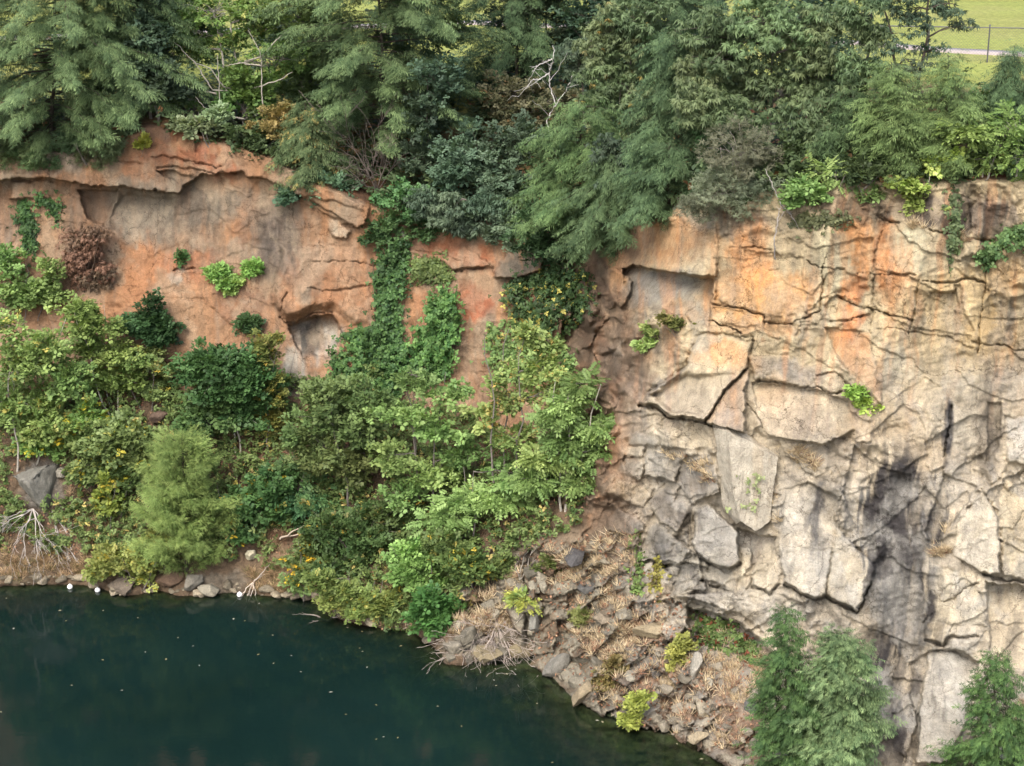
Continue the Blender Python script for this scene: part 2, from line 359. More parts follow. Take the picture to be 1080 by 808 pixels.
# ------------------------------------------------------------------ rock and soil colours (stains, minerals and darker-toned hollows)
K_ALB = 0.52
def blobw(x, y, rx, ry, rot, a, b):
    c, s = math.cos(math.radians(rot)), math.sin(math.radians(rot))
    u = ((a - x) * c + (b - y) * s) / rx; v = (-(a - x) * s + (b - y) * c) / ry
    return sstep(1.2, 0.55, np.sqrt(u * u + v * v))
CA = A + 12 * wx + 6 * wfx + 4 * fbm(A / 5, B / 5, 2, 151); CB = B + 16 * wy + 7 * wfy + 6 * fbm(A / 4, B / 12, 2, 155)
C = np.zeros(A.shape + (3,))
C[:] = lin((206, 186, 154))
def mixc(w, c): 
    global C
    C = C * (1 - w[..., None]) + lin(c) * w[..., None]
leftw = sstep(690, 640, CA)
mixc(leftw, (190, 138, 98))
soilw = sstep(10, 45, CB - np.interp(CA, [-400, 0, 160, 210, 290, 330, 390, 440, 520, 600, 640, 680, 720, 760, 800, 830, 850, 1500],
                                    [395, 395, 390, 395, 400, 410, 350, 420, 440, 470, 575, 632, 665, 690, 720, 800, 860, 900]))
mixc(soilw, (140, 112, 88))
for w, k, c in color_jobs:
    kk = (k * (0.75 + 0.25 * fbm(A[w] / 12, B[w] / 12, 2, 161)))[..., None]
    C[w] = C[w] * (1 - kk) + lin(c) * kk
BLOBS = [ # right wall
 (700,255,70,28,5,(206,156,112),.9),(775,236,55,14,0,(160,148,136),.8),(792,272,28,48,0,(222,152,92),.85),(800,312,60,32,0,(226,166,102),.8),
 (695,303,50,20,0,(156,150,146),.9),(728,330,16,10,20,(196,156,116),.7),(905,250,17,55,0,(226,152,88),.85),(878,272,22,40,0,(206,196,166),.8),
 (936,268,18,46,0,(216,142,84),.85),(898,306,15,16,0,(216,134,76),.8),(902,342,14,20,20,(222,138,78),.85),(960,262,24,26,0,(202,196,172),.8),
 (1000,222,80,22,0,(138,122,114),.8),(900,212,60,16,0,(156,132,112),.8),(1010,330,80,50,0,(216,184,134),.6),(850,300,16,22,0,(224,160,98),.6),
 (960,420,60,68,0,(194,174,140),.7),(1010,450,30,60,0,(186,174,152),.6),(1062,375,30,34,0,(166,146,126),.7),(950,385,20,24,0,(205,196,176),.5),
 (765,374,40,17,15,(224,170,116),.85),(745,358,18,8,0,(206,194,176),.7),(705,402,30,6,-35,(116,104,98),.8),(830,430,36,30,0,(198,172,140),.6),(815,420,12,26,0,(212,176,134),.6),
 (845,392,36,12,10,(146,134,126),.7),(860,448,30,20,0,(176,156,134),.6),(800,345,44,10,0,(206,150,100),.6),
 (700,330,30,8,0,(150,138,128),.7),(660,380,36,46,0,(164,122,90),.9),(650,350,20,22,0,(170,116,80),.7),(700,360,24,20,30,(128,112,100),.8),(640,420,20,34,0,(180,118,78),.8),(675,400,16,24,20,(150,130,112),.7),
 (690,480,34,34,0,(186,176,156),.5),(720,520,40,20,-30,(168,150,128),.4),
 (1000,270,34,20,0,(196,178,150),.6),(1060,290,28,26,0,(210,168,118),.6),(1050,345,26,26,0,(216,180,128),.5),(1075,540,20,50,0,(206,182,140),.6),
 (930,450,44,20,0,(200,172,130),.5),(900,470,24,30,20,(196,166,124),.5),(985,480,40,14,10,(206,178,138),.6),
 (1060,745,24,30,0,(190,176,156),.5),(1010,720,30,40,0,(200,194,184),.5),(870,690,40,30,0,(196,176,146),.6),
 # left wall
 (40,178,70,12,0,(190,156,128),.7),(70,170,30,12,0,(176,160,146),.6),(150,185,40,14,0,(206,134,86),.8),(215,170,40,14,0,(190,106,66),.85),(185,140,34,14,0,(164,96,66),.8),(118,180,18,16,0,(196,160,126),.6),
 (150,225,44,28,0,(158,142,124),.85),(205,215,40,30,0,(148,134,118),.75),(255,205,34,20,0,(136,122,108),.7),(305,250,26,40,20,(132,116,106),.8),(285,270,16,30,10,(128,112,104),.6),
 (225,255,24,34,15,(178,140,106),.7),(255,240,16,30,10,(206,136,82),.7),(150,275,30,34,15,(210,138,86),.8),(200,275,36,16,0,(208,128,80),.7),(190,290,8,8,0,(186,180,174),.8),
 (240,270,26,16,0,(156,124,104),.6),(85,275,34,40,0,(156,122,102),.85),(90,215,16,22,20,(98,88,84),.6),(60,235,24,34,0,(200,152,110),.7),(20,225,20,28,0,(196,150,112),.7),(0,250,16,30,0,(150,134,124),.6),
 (200,340,40,30,0,(198,148,106),.8),(250,320,30,20,20,(180,120,84),.7),(270,310,30,14,30,(150,116,96),.6),(120,310,16,26,0,(208,144,92),.7),
 (345,275,50,20,0,(202,136,92),.75),(325,300,12,12,0,(118,104,96),.85),(365,320,30,18,0,(212,144,96),.8),(300,320,14,14,0,(200,150,112),.7),(335,245,16,16,0,(186,138,100),.6),
 (338,358,26,24,0,(206,200,194),.97),(322,352,10,16,0,(116,110,110),.7),(315,390,18,20,0,(208,203,194),.95),(345,395,20,10,0,(180,160,136),.7),
 (425,250,30,14,0,(156,110,84),.7),(470,255,28,14,0,(190,110,68),.85),(500,270,20,14,0,(196,112,66),.85),(500,320,24,18,0,(200,106,62),.9),(530,240,18,12,0,(186,104,64),.85),(405,285,8,18,0,(206,134,86),.8),(445,320,12,14,0,(212,142,92),.8),
 (470,290,30,14,0,(150,118,98),.7),(545,278,24,12,0,(120,114,106),.8),(515,345,16,30,0,(150,132,116),.7),(600,320,40,50,0,(162,108,78),.8),(620,300,20,30,0,(150,100,74),.7),(480,370,20,40,0,(140,110,88),.7),
 (640,250,40,22,0,(146,104,82),.75),(670,240,26,26,0,(158,122,98),.6),
 (205,240,30,40,10,(160,134,114),.5),(140,240,24,20,0,(166,156,144),.6),(265,255,22,34,15,(120,106,98),.55),(180,330,10,40,-10,(214,176,140),.6),(110,255,14,40,0,(190,128,90),.6),
 # banks
 (45,512,26,24,0,(146,142,140),.8),(100,560,70,24,0,(176,142,112),.6),(165,610,36,14,0,(150,126,108),.7),(230,608,28,16,0,(160,148,134),.7),(300,600,44,26,0,(186,150,112),.75),(290,560,30,14,0,(150,104,76),.7),
 (95,500,36,30,0,(128,112,98),.5),(210,460,20,40,0,(146,122,100),.5),(270,470,24,20,0,(178,126,90),.6),(20,600,40,14,0,(170,150,120),.6),
 (500,650,34,26,0,(186,154,112),.6),(485,680,16,14,0,(164,152,140),.8),(545,690,18,10,0,(180,160,120),.6),(600,660,24,46,20,(158,136,112),.7),(620,570,40,20,0,(196,152,112),.6),(640,650,50,40,0,(184,144,106),.6),
 (680,700,60,30,0,(180,138,104),.7),(640,620,34,14,0,(170,140,112),.5),(750,750,50,30,0,(176,142,112),.7),(735,690,14,20,0,(186,180,172),.6),(770,690,30,24,0,(170,146,116),.6),
 (400,650,60,10,0,(164,140,118),.6),(450,640,20,20,0,(110,90,72),.4)]
for x, y, rx, ry, rot, c, s in BLOBS:
    i0, i1 = np.searchsorted(ca, [x - 2 * max(rx, ry) - 30, x + 2 * max(rx, ry) + 30])
    j0, j1 = np.searchsorted(cb, [y - 2 * max(rx, ry) - 30, y + 2 * max(rx, ry) + 30])
    w = (slice(j0, j1), slice(i0, i1))
    k = (blobw(x, y, rx, ry, rot, CA[w], CB[w]) * s * (0.85 + 0.3 * fbm(A[w] / 7, B[w] / 7, 2, 171)))[..., None]
    k = np.clip(k, 0, 1)
    C[w] = C[w] * (1 - k) + lin(c) * k
SA = A + 9 * wx + .10 * (B - 560) * (A > 800)
ostreak = sstep(0.05, 0.5, fbm(SA / 9, B / 110, 4, 191)) * (1 - soilw)
mixc(0.40 * ostreak * sstep(480, 380, CB), (216, 146, 88))
mixc(0.28 * sstep(0.1, 0.55, fbm(SA / 6, B / 90, 4, 195)) * (1 - soilw), (150, 138, 128))
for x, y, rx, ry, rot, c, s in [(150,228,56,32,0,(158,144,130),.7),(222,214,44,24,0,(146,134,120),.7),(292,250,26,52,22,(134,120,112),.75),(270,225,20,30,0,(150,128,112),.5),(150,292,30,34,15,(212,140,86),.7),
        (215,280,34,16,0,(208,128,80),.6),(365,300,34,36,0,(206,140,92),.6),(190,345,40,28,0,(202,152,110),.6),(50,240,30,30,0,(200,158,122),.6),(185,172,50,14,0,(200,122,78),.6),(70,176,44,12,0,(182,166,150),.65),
        (500,315,24,22,0,(204,110,66),.7),(470,255,34,14,0,(190,114,74),.6),(615,360,40,60,0,(142,112,90),.6),(655,385,26,46,10,(120,106,96),.6)]:
    k = np.clip(blobw(x, y, rx, ry, rot, CA, CB) * s * (.85 + .4 * fbm(A / 7, B / 16, 3, 219)), 0, 1)
    C = C * (1 - k[..., None]) + lin(c) * k[..., None]
# running water stains: narrow and upright
SA = A + 9 * wx + .10 * (B - 560) * (A > 800)
streak = .6 * fbm(SA / 7.0, B / 70, 5, 181, .62) + .5 * fbm(SA / 22, B / 90, 4, 185) + .10 * fbm(A / 6, B / 9, 3, 187)
for x, y, rx, ry, rot, st in [(945,570,40,100,10,1.0),(962,640,22,70,4,.95),(915,545,22,30,10,.8),(972,522,30,36,25,.8),(990,560,14,40,10,.6),(925,520,24,36,10,.5),(935,730,26,80,4,.85),(915,560,12,60,4,.7),(960,640,14,60,0,.9),(862,560,9,60,0,.55),(955,760,20,50,0,.7),
                              (1003,450,6,40,6,.9),(1052,450,8,46,0,.5),(1066,330,7,24,0,.6),(745,500,24,24,10,.45),(735,555,14,24,20,.6),(715,540,30,18,40,.45),(1000,235,70,30,0,.4),(330,355,12,24,0,.7),(200,220,50,40,0,.35),
                              (860,250,24,50,0,.25),(970,330,16,60,0,.25),(900,410,20,40,0,.2),(300,250,24,50,10,.45),(690,580,40,24,30,.5),(650,600,30,16,0,.5),(990,700,10,60,0,.55),(830,560,8,50,0,.35),(885,520,16,40,20,.4),(1070,650,10,50,0,.4),(1040,470,10,50,0,.5),(960,225,60,14,0,.45),(1020,225,60,24,0,.5),(880,212,40,12,0,.35),(780,235,50,14,0,.4)]:
    k = blobw(x, y, rx * 1.15, ry * 1.1, rot, CA, B + 20 * wfy) * st * sstep(-0.22, 0.06, streak)
    C = C * (1 - k[..., None]) + lin((62, 57, 59)) * k[..., None]
for x, y, rx, ry in [(916,548,6,30),(926,562,7,44),(938,585,9,66),(949,606,8,72),(961,596,9,66),(971,572,8,52),(958,528,11,34),(976,514,8,26),(945,655,7,32),(966,655,7,40),(940,520,8,30),(932,505,5,20),
        (931,725,7,60),(944,745,6,54),(921,700,6,46),(952,690,5,40),(1002,452,5,36),(862,548,5,40),(988,560,8,34),(895,545,4,26)]:
    k = np.clip(blobw(x, y, rx * 1.25, ry, 7, A + 5 * wx + 2.5 * wfx, B + 16 * wfy) * (.88 + 1.0 * streak), 0, .95)
    C = C * (1 - k[..., None]) + lin((70, 65, 66)) * k[..., None]
# tone varies per joint cell and follows the facet relief: set-back facets darker
C = C * (1 + 0.10 * (id_mid - .5) * ROCK + 0.14 * ch1 * ROCK + 0.12 * ch3 * ROCK + .08 * ch2 * ROCK)[..., None]
# top soil, undergrowth floor and the mown field beyond
mixc(.42 * leftw * (1 - soilw) * sstep(-.05, .4, fbm(CA / 34, CB / 46, 4, 197)), (162, 142, 124))
mixc(.35 * leftw * (1 - soilw) * sstep(0, .4, fbm(CA / 20, CB / 30, 4, 199)), (210, 184, 154))
mixc(.34 * RIGHT * sstep(240, 330, B) * (1 - soilw) * sstep(-.05, .4, fbm(CA / 24, CB / 34, 4, 198)), (168, 163, 157))
mixc(.5 * RIGHT * sstep(470, 540, B) * (1 - soilw) * sstep(-.1, .4, fbm(CA / 30, CB / 40, 4, 215)), (190, 184, 174))
mixc(.7 * sstep(570, 610, CA) * leftw * sstep(-.2, .25, fbm(CA / 18, CB / 26, 4, 213)), (126, 106, 90))
mixc(.8 * BUTT * sstep(-.25, .2, fbm(CA / 20, CB / 14, 4, 203)), (186, 176, 158))
mixc(.6 * BUTT * sstep(.15, .4, fbm(CA / 16, CB / 14, 4, 209)), (128, 122, 118))
top = sstep(2, -4, B - edge[None])
mixc(top, (120, 92, 72))
mixc(top * sstep(-.1, .4, fbm(A / 26, B / 14, 3, 201)) * .7, (146, 92, 66))
dist = PT[..., 1]
fieldw = sstep(84, 90, dist + 4 * wx)
mixc(top * sstep(78, 86, dist + 3 * wx), (150, 132, 92))
mixc(top * fieldw, (198, 206, 112))
mixc(top * fieldw * sstep(-.1, .5, fbm(PT[..., 0] / 6, PT[..., 1] / 6, 4, 205)) * .5, (206, 198, 128))
mixc(top * fieldw * .45 * sstep(-.2, .3, fbm(PT[..., 0] / 12, PT[..., 1] / 2.2, 3, 223)), (178, 184, 96))
under = sstep(0, 4, B - shore[None])
mixc(under, (140, 138, 92))
mixc(under * sstep(-.1, .5, fbm(A / 12, B / 8, 3, 207)) * .6, (176, 166, 116))
wet = sstep(-9, -2, B - shore[None] + 3 * wfx) * (1 - under)
C = C * (1 - 0.18 * wet[..., None])
lum = (C * np.array([.25, .6, .15])).sum(-1, keepdims=True)
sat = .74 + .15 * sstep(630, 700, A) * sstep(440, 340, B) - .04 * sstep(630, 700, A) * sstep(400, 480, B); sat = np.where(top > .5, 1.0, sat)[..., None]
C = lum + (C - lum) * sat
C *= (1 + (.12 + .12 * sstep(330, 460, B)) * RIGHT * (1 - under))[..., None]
C *= np.where(under[..., None] + top[..., None] > .5, 1.0, np.array([.985, 1.0, .965]))
C[..., 2] *= 1 - .06 * np.maximum(leftw, sstep(430, 360, B)) * (1 - top)
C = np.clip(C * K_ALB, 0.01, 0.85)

# ------------------------------------------------------------------ materials
def new_mat(name):
    m = bpy.data.materials.new(name); m.use_nodes = True
    nt = m.node_tree; nt.nodes.clear()
    return m, nt, nt.nodes.new('ShaderNodeOutputMaterial')

def noise_node(nt, scale, detail=6, rough=0.6, vec=None):
    n = nt.nodes.new('ShaderNodeTexNoise'); n.inputs['Scale'].default_value = scale
    n.inputs['Detail'].default_value = detail; n.inputs['Roughness'].default_value = rough
    if vec is not None: nt.links.new(vec, n.inputs['Vector'])
    return n

def ramp(nt, src, p0, p1, c0=(0, 0, 0, 1), c1=(1, 1, 1, 1)):
    r = nt.nodes.new('ShaderNodeValToRGB'); r.color_ramp.elements[0].position = p0; r.color_ramp.elements[1].position = p1
    r.color_ramp.elements[0].color = c0; r.color_ramp.elements[1].color = c1
    nt.links.new(src, r.inputs[0]); return r

def mix_rgb(nt, typ, fac, a, b):
    m = nt.nodes.new('ShaderNodeMix'); m.data_type = 'RGBA'; m.blend_type = typ
    for sock, v in ((m.inputs[0], fac), (m.inputs[6], a), (m.inputs[7], b)):
        if isinstance(v, bpy.types.NodeSocket): nt.links.new(v, sock)
        else: sock.default_value = v
    return m.outputs[2]

def attr_mat(name, rough=0.9, bump=0.5, scales=(1.6, 9.0), base=None, spec=0.15, var=(0.68, 1.32), joints=False):
    m, nt, out = new_mat(name)
    tc = nt.nodes.new('ShaderNodeTexCoord')
    if base is None:
        at_ = nt.nodes.new('ShaderNodeAttribute'); at_.attribute_name = 'Col'; col = at_.outputs['Color']
    else:
        rgb = nt.nodes.new('ShaderNodeRGB'); rgb.outputs[0].default_value = (*base, 1); col = rgb.outputs[0]
    n1 = noise_node(nt, scales[0], 9, 0.68, tc.outputs['Object'])
    n2 = noise_node(nt, scales[1], 7, 0.7, tc.outputs['Object'])
    v0, v1 = var
    r1 = ramp(nt, n1.outputs['Fac'], 0.3, 0.7, (v0, v0, v0, 1), (v1, v1, v1, 1))
    r2 = ramp(nt, n2.outputs['Fac'], 0.28, 0.72, (v0, v0, v0 * 1.02, 1), (v1, v1, v1 * .98, 1))
    c = mix_rgb(nt, 'MULTIPLY', 0.8, col, r1.outputs[0])
    c = mix_rgb(nt, 'MULTIPLY', 0.8, c, r2.outputs[0])
    hgt = None
    if joints:
        # hairline joints filled with dirt, broken up by noise, and upright rain streaks
        warp = noise_node(nt, 1.1, 5, 0.6, tc.outputs['Object'])
        vm = nt.nodes.new('ShaderNodeVectorMath'); vm.operation = 'SCALE'; vm.inputs['Scale'].default_value = 1.3
        nt.links.new(warp.outputs['Color'], vm.inputs[0])
        va = nt.nodes.new('ShaderNodeVectorMath'); va.operation = 'ADD'
        nt.links.new(tc.outputs['Object'], va.inputs[0]); nt.links.new(vm.outputs[0], va.inputs[1])
        for sc_, w_, ms, lo in ((0.42, 0.007, 0.35, 0.40), (1.15, 0.014, 0.6, 0.48), (2.9, 0.028, 0.8, 0.54)):
            mp = nt.nodes.new('ShaderNodeMapping'); mp.inputs['Rotation'].default_value = (0, 0.3 * sc_, 0); mp.inputs['Scale'].default_value = (1.0, .8, 1.25)
            nt.links.new(va.outputs[0], mp.inputs[0])
            vo = nt.nodes.new('ShaderNodeTexVoronoi'); vo.feature = 'DISTANCE_TO_EDGE'; vo.inputs['Scale'].default_value = sc_
            nt.links.new(mp.outputs[0], vo.inputs['Vector'])
            ed = ramp(nt, vo.outputs['Distance'], 0.0, w_, (0, 0, 0, 1), (1, 1, 1, 1))
            br = noise_node(nt, ms, 4, 0.6, tc.outputs['Object'])
            bm_ = ramp(nt, br.outputs['Fac'], lo, lo + .14, (1, 1, 1, 1), (0, 0, 0, 1))
            mxx = nt.nodes.new('ShaderNodeMath'); mxx.operation = 'MAXIMUM'
            nt.links.new(ed.outputs[0], mxx.inputs[0]); nt.links.new(bm_.outputs[0], mxx.inputs[1])
            dirt = ramp(nt, mxx.outputs[0], 0.0, 1.0, (.36, .33, .31, 1), (1, 1, 1, 1))
            c = mix_rgb(nt, 'MULTIPLY', 0.9, c, dirt.outputs[0])
            if hgt is None: hgt = mxx.outputs[0]
            else:
                mn = nt.nodes.new('ShaderNodeMath'); mn.operation = 'ADD'; nt.links.new(hgt, mn.inputs[0]); nt.links.new(mxx.outputs[0], mn.inputs[1]); hgt = mn.outputs[0]
        sm = nt.nodes.new('ShaderNodeMapping'); sm.inputs['Scale'].default_value = (5.0, 5.0, 0.35); nt.links.new(tc.outputs['Object'], sm.inputs[0])
        sn = noise_node(nt, 1.0, 6, 0.7, sm.outputs[0])
        sr = ramp(nt, sn.outputs['Fac'], 0.32, 0.66, (.76, .74, .73, 1), (1.15, 1.14, 1.12, 1))
        c = mix_rgb(nt, 'MULTIPLY', 0.75, c, sr.outputs[0])
    p = nt.nodes.new('ShaderNodeBsdfPrincipled'); p.inputs['Roughness'].default_value = rough
    p.inputs['Specular IOR Level'].default_value = spec
    nt.links.new(c, p.inputs['Base Color'])
    bmp = nt.nodes.new('ShaderNodeBump'); bmp.inputs['Strength'].default_value = bump; bmp.inputs['Distance'].default_value = 0.12
    add = nt.nodes.new('ShaderNodeMath'); add.operation = 'ADD'
    nt.links.new(n1.outputs['Fac'], add.inputs[0]); nt.links.new(n2.outputs['Fac'], add.inputs[1])
    src = add.outputs[0]
    if hgt is not None:
        a2 = nt.nodes.new('ShaderNodeMath'); a2.operation = 'MULTIPLY_ADD'; a2.inputs[1].default_value = 0.35
        nt.links.new(hgt, a2.inputs[0]); nt.links.new(src, a2.inputs[2]); src = a2.outputs[0]
    nt.links.new(src, bmp.inputs['Height']); nt.links.new(bmp.outputs[0], p.inputs['Normal'])
    nt.links.new(p.outputs[0], out.inputs[0])
    return m

M_ROCK = attr_mat('fractured_granite', 0.9, 0.7, (1.7, 19.0), var=(0.68, 1.38), joints=True)
M_SOIL = attr_mat('soil_and_litter', 0.95, 0.9, (3.0, 16.0), var=(0.55, 1.4))
M_STONE = attr_mat('loose_stone', 0.88, 0.6, (2.5, 18.0), var=(.6, 1.36))
M_FIELD = attr_mat('mown_grass', 0.95, 0.4, (0.5, 7.0), var=(0.8, 1.2))

def leaf_mat(name, trans=0.35, rough=0.55, tcol=(1.12, 1.15, 0.7, 1)):
    m, nt, out = new_mat(name)
    at_ = nt.nodes.new('ShaderNodeAttribute'); at_.attribute_name = 'Col'
    p = nt.nodes.new('ShaderNodeBsdfPrincipled'); p.inputs['Roughness'].default_value = rough
    p.inputs['Specular IOR Level'].default_value = 0.25
    nt.links.new(at_.outputs['Color'], p.inputs['Base Color'])
    tr = nt.nodes.new('ShaderNodeBsdfTranslucent')
    c = mix_rgb(nt, 'MULTIPLY', 1.0, at_.outputs['Color'], tcol)
    nt.links.new(c, tr.inputs['Color'])
    mx = nt.nodes.new('ShaderNodeMixShader'); mx.inputs[0].default_value = trans
    nt.links.new(p.outputs[0], mx.inputs[1]); nt.links.new(tr.outputs[0], mx.inputs[2])
    nt.links.new(mx.outputs[0], out.inputs[0])
    return m
M_LEAF = leaf_mat('leaf', 0.3)
M_NEEDLE = leaf_mat('needle', 0.2, 0.7)
M_STRAW = leaf_mat('dry_straw', 0.2, 0.8, (1, 1, .95, 1))
M_BARK = attr_mat('bark', 0.95, 0.6, (6.0, 30.0))

def flat_mat(name, col, rough=0.6, metal=0.0):
    m, nt, out = new_mat(name)
    tc = nt.nodes.new('ShaderNodeTexCoord')
    n = noise_node(nt, 14, 4, 0.6, tc.outputs['Object'])
    r = ramp(nt, n.outputs['Fac'], 0.3, 0.7, tuple(c * .85 for c in col) + (1,), tuple(min(1, c * 1.12) for c in col) + (1,))
    p = nt.nodes.new('ShaderNodeBsdfPrincipled'); p.inputs['Roughness'].default_value = rough; p.inputs['Metallic'].default_value = metal
    nt.links.new(r.outputs[0], p.inputs['Base Color']); nt.links.new(p.outputs[0], out.inputs[0])
    return m
M_STEEL = flat_mat('dull_fence_steel', (0.10, 0.10, 0.10), 0.5, 0.2)
M_BUOY = flat_mat('white_plastic', (0.8, 0.8, 0.78), 0.4)
M_PATH = flat_mat('pale_concrete_path', (0.34, 0.29, 0.27), 0.9)

# ------------------------------------------------------------------ object helpers
def mesh_data(name, V, Q, colr=None, mat=None, smooth=False):
    V = np.ascontiguousarray(V, np.float32); Q = np.ascontiguousarray(Q, np.int32)
    k = Q.shape[1]
    me = bpy.data.meshes.new(name)
    me.vertices.add(len(V)); me.vertices.foreach_set('co', V.ravel())
    me.loops.add(Q.size); me.loops.foreach_set('vertex_index', Q.ravel())
    me.polygons.add(len(Q)); me.polygons.foreach_set('loop_start', np.arange(0, Q.size, k, dtype=np.int32))
    me.polygons.foreach_set('loop_total', np.full(len(Q), k, np.int32))
    if smooth: me.polygons.foreach_set('use_smooth', np.ones(len(Q), bool))
    me.update(calc_edges=True)
    if colr is not None:
        a = me.color_attributes.new('Col', 'FLOAT_COLOR', 'POINT')
        c4 = np.ones((len(V), 4), np.float32); c4[:, :3] = colr
        a.data.foreach_set('color', c4.ravel())
    if mat: me.materials.append(mat)
    return me

def obj(name, me, parent=None, loc=None):
    o = bpy.data.objects.new(name, me); COL.objects.link(o)
    if loc is not None: o.location = loc
    if parent: o.parent = parent
    return o

def tag(o, label=None, cat=None, group=None, kind=None):
    for k, v in (('label', label), ('category', cat), ('group', group), ('kind', kind)):
        if v: o[k] = v
    return o

def thing(name, label, cat, loc=(0, 0, 0), group=None):
    return tag(obj(name, None, None, loc), label, cat, group)

# ------------------------------------------------------------------ the terrain objects
def chart_mesh(name, mask, mat, smooth):
    """mask over cells"""
    idx = np.arange(NR * NC).reshape(NR, NC)
    q = np.stack([idx[:-1, :-1], idx[1:, :-1], idx[1:, 1:], idx[:-1, 1:]], -1)[mask]
    used = np.unique(q); remap = np.zeros(NR * NC, np.int64); remap[used] = np.arange(len(used))
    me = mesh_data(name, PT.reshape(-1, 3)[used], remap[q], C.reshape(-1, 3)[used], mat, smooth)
    o = obj(name, me); tag(o, kind='structure'); return o

cellB = (B[:-1, :-1] + B[1:, 1:]) / 2; cellA = (A[:-1, :-1] + A[1:, 1:]) / 2
top_cell = cellB < (edge[:-1] + edge[1:])[None] / 2
under_cell = cellB > (shore[:-1] + shore[1:])[None] / 2
bank_top = np.interp(cellA, [-400, 0, 160, 210, 290, 330, 390, 440, 520, 600, 640, 1500], [395, 395, 390, 395, 400, 410, 350, 420, 440, 470, 600, 2000])
bank_cell = (cellB > bank_top + 12 * fbm(cellA / 20, cellB / 20, 3, 211)) & ~top_cell & ~under_cell & (cellA < 470)
cliff_cell = ~top_cell & ~under_cell & ~bank_cell
obj_cliff = chart_mesh('cliff', cliff_cell, M_ROCK, False)
chart_mesh('hillside', bank_cell, M_SOIL, False)
chart_mesh('ground', top_cell, M_SOIL, True)
chart_mesh('lake_bed', under_cell, M_ROCK, True)

# mown field running on to the horizon behind the plateau
yb = float(PT[2, :, 1].min()) - 4.0
fx = np.linspace(-700, 700, 57); fy = np.concatenate([[yb], np.linspace(yb + 20, 2200, 40)])
X2, Y2 = np.meshgrid(fx, fy); Z2 = np.full_like(X2, 18.93) - 0.0002 * np.maximum(0, Y2 - yb)
ii = np.arange(X2.size).reshape(X2.shape)
fq = np.stack([ii[:-1, :-1], ii[:-1, 1:], ii[1:, 1:], ii[1:, :-1]], -1).reshape(-1, 4)
tag(obj('field', mesh_data('field', np.stack([X2, Y2, Z2], -1).reshape(-1, 3), fq, np.tile(lin((202, 206, 122)) * K_ALB, (X2.size, 1)), M_FIELD)), kind='structure')

# concrete path behind the fence: a ribbon lying on the field
pp = [(-120, 46), (250, 33), (500, 24.5), (760, 36), (900, 46), (1000, 54), (1100, 59), (1350, 68)]
pc = []
for x, y in zip(np.linspace(-120, 1350, 60), np.interp(np.linspace(-120, 1350, 60), [p[0] for p in pp], [p[1] for p in pp])):
    pc.append(at(x, y))
pc = np.array(pc); L = pc.copy(); R = pc.copy(); L[:, 1] += 0.8; R[:, 1] -= 0.8
zz = pc[:, 2] + 0.09
V = np.concatenate([np.c_[L[:, :2], zz], np.c_[R[:, :2], zz], np.c_[L[:, :2], zz - .3], np.c_[R[:, :2], zz - .3]])
n = len(pc); i = np.arange(n - 1)
Q = np.concatenate([np.c_[i + n, i + n + 1, i + 1, i], np.c_[i + 3 * n, i + 3 * n + 1, i + n + 1, i + n], np.c_[i, i + 1, i + 2 * n + 1, i + 2 * n]])
tag(obj('path', mesh_data('path', V, Q, None, M_PATH)), kind='structure')

# ------------------------------------------------------------------ water
xs = np.arange(-70, 70.1, 0.35); ysw = np.arange(-10, 78.1, 0.35)
XW, YW = np.meshgrid(xs, ysw)
sp = ray(SHORE[:, 0], SHORE[:, 1]); sp = CAM + sp * (HC / -sp[:, 2])[:, None]
dsh = np.full(XW.shape, 1e9)
for p, q in zip(sp[:-1], sp[1:]): dsh = np.minimum(dsh, seg_dist(p, q, XW, YW))
# the bank shelves faster on the left than below the right-hand ledges
slope = np.interp(XW, [-20, -3, 2, 8], [1.5, 1.2, 0.5, 0.22])
depth = dsh * slope
iw = np.arange(XW.size).reshape(XW.shape)
wq = np.stack([iw[:-1, :-1], iw[:-1, 1:], iw[1:, 1:], iw[1:, :-1]], -1).reshape(-1, 4)
wm, nt, out = new_mat('lake_water')
at_ = nt.nodes.new('ShaderNodeAttribute'); at_.attribute_name = 'Col'
sep = nt.nodes.new('ShaderNodeSeparateColor'); nt.links.new(at_.outputs['Color'], sep.inputs[0])
tc = nt.nodes.new('ShaderNodeTexCoord')
nb = noise_node(nt, 0.12, 5, 0.6, tc.outputs['Object'])
deep = ramp(nt, nb.outputs['Fac'], 0.3, 0.7, (0.0040, 0.0122, 0.0108, 1), (0.0056, 0.0168, 0.0150, 1))
dif = nt.nodes.new('ShaderNodeBsdfDiffuse'); nt.links.new(deep.outputs[0], dif.inputs['Color'])
tr = nt.nodes.new('ShaderNodeBsdfTransparent'); tr.inputs[0].default_value = (0.50, 0.62, 0.50, 1)
mx = nt.nodes.new('ShaderNodeMixShader')
fr_ = ramp(nt, sep.outputs[0], 0.0, 1.0)
nt.links.new(sep.outputs[0], mx.inputs[0]); nt.links.new(tr.outputs[0], mx.inputs[1]); nt.links.new(dif.outputs[0], mx.inputs[2])
gl = nt.nodes.new('ShaderNodeBsdfGlossy'); gl.inputs['Roughness'].default_value = 0.04
wv = nt.nodes.new('ShaderNodeMapping'); wv.inputs['Scale'].default_value = (1.0, 2.2, 1.0); nt.links.new(tc.outputs['Object'], wv.inputs[0])
nw = noise_node(nt, 2.2, 4, 0.55, wv.outputs[0])
bw = nt.nodes.new('ShaderNodeBump'); bw.inputs['Strength'].default_value = 0.05; bw.inputs['Distance'].default_value = 0.05
nt.links.new(nw.outputs['Fac'], bw.inputs['Height']); nt.links.new(bw.outputs[0], gl.inputs['Normal'])
fr = nt.nodes.new('ShaderNodeFresnel'); fr.inputs['IOR'].default_value = 1.33; nt.links.new(bw.outputs[0], fr.inputs['Normal'])
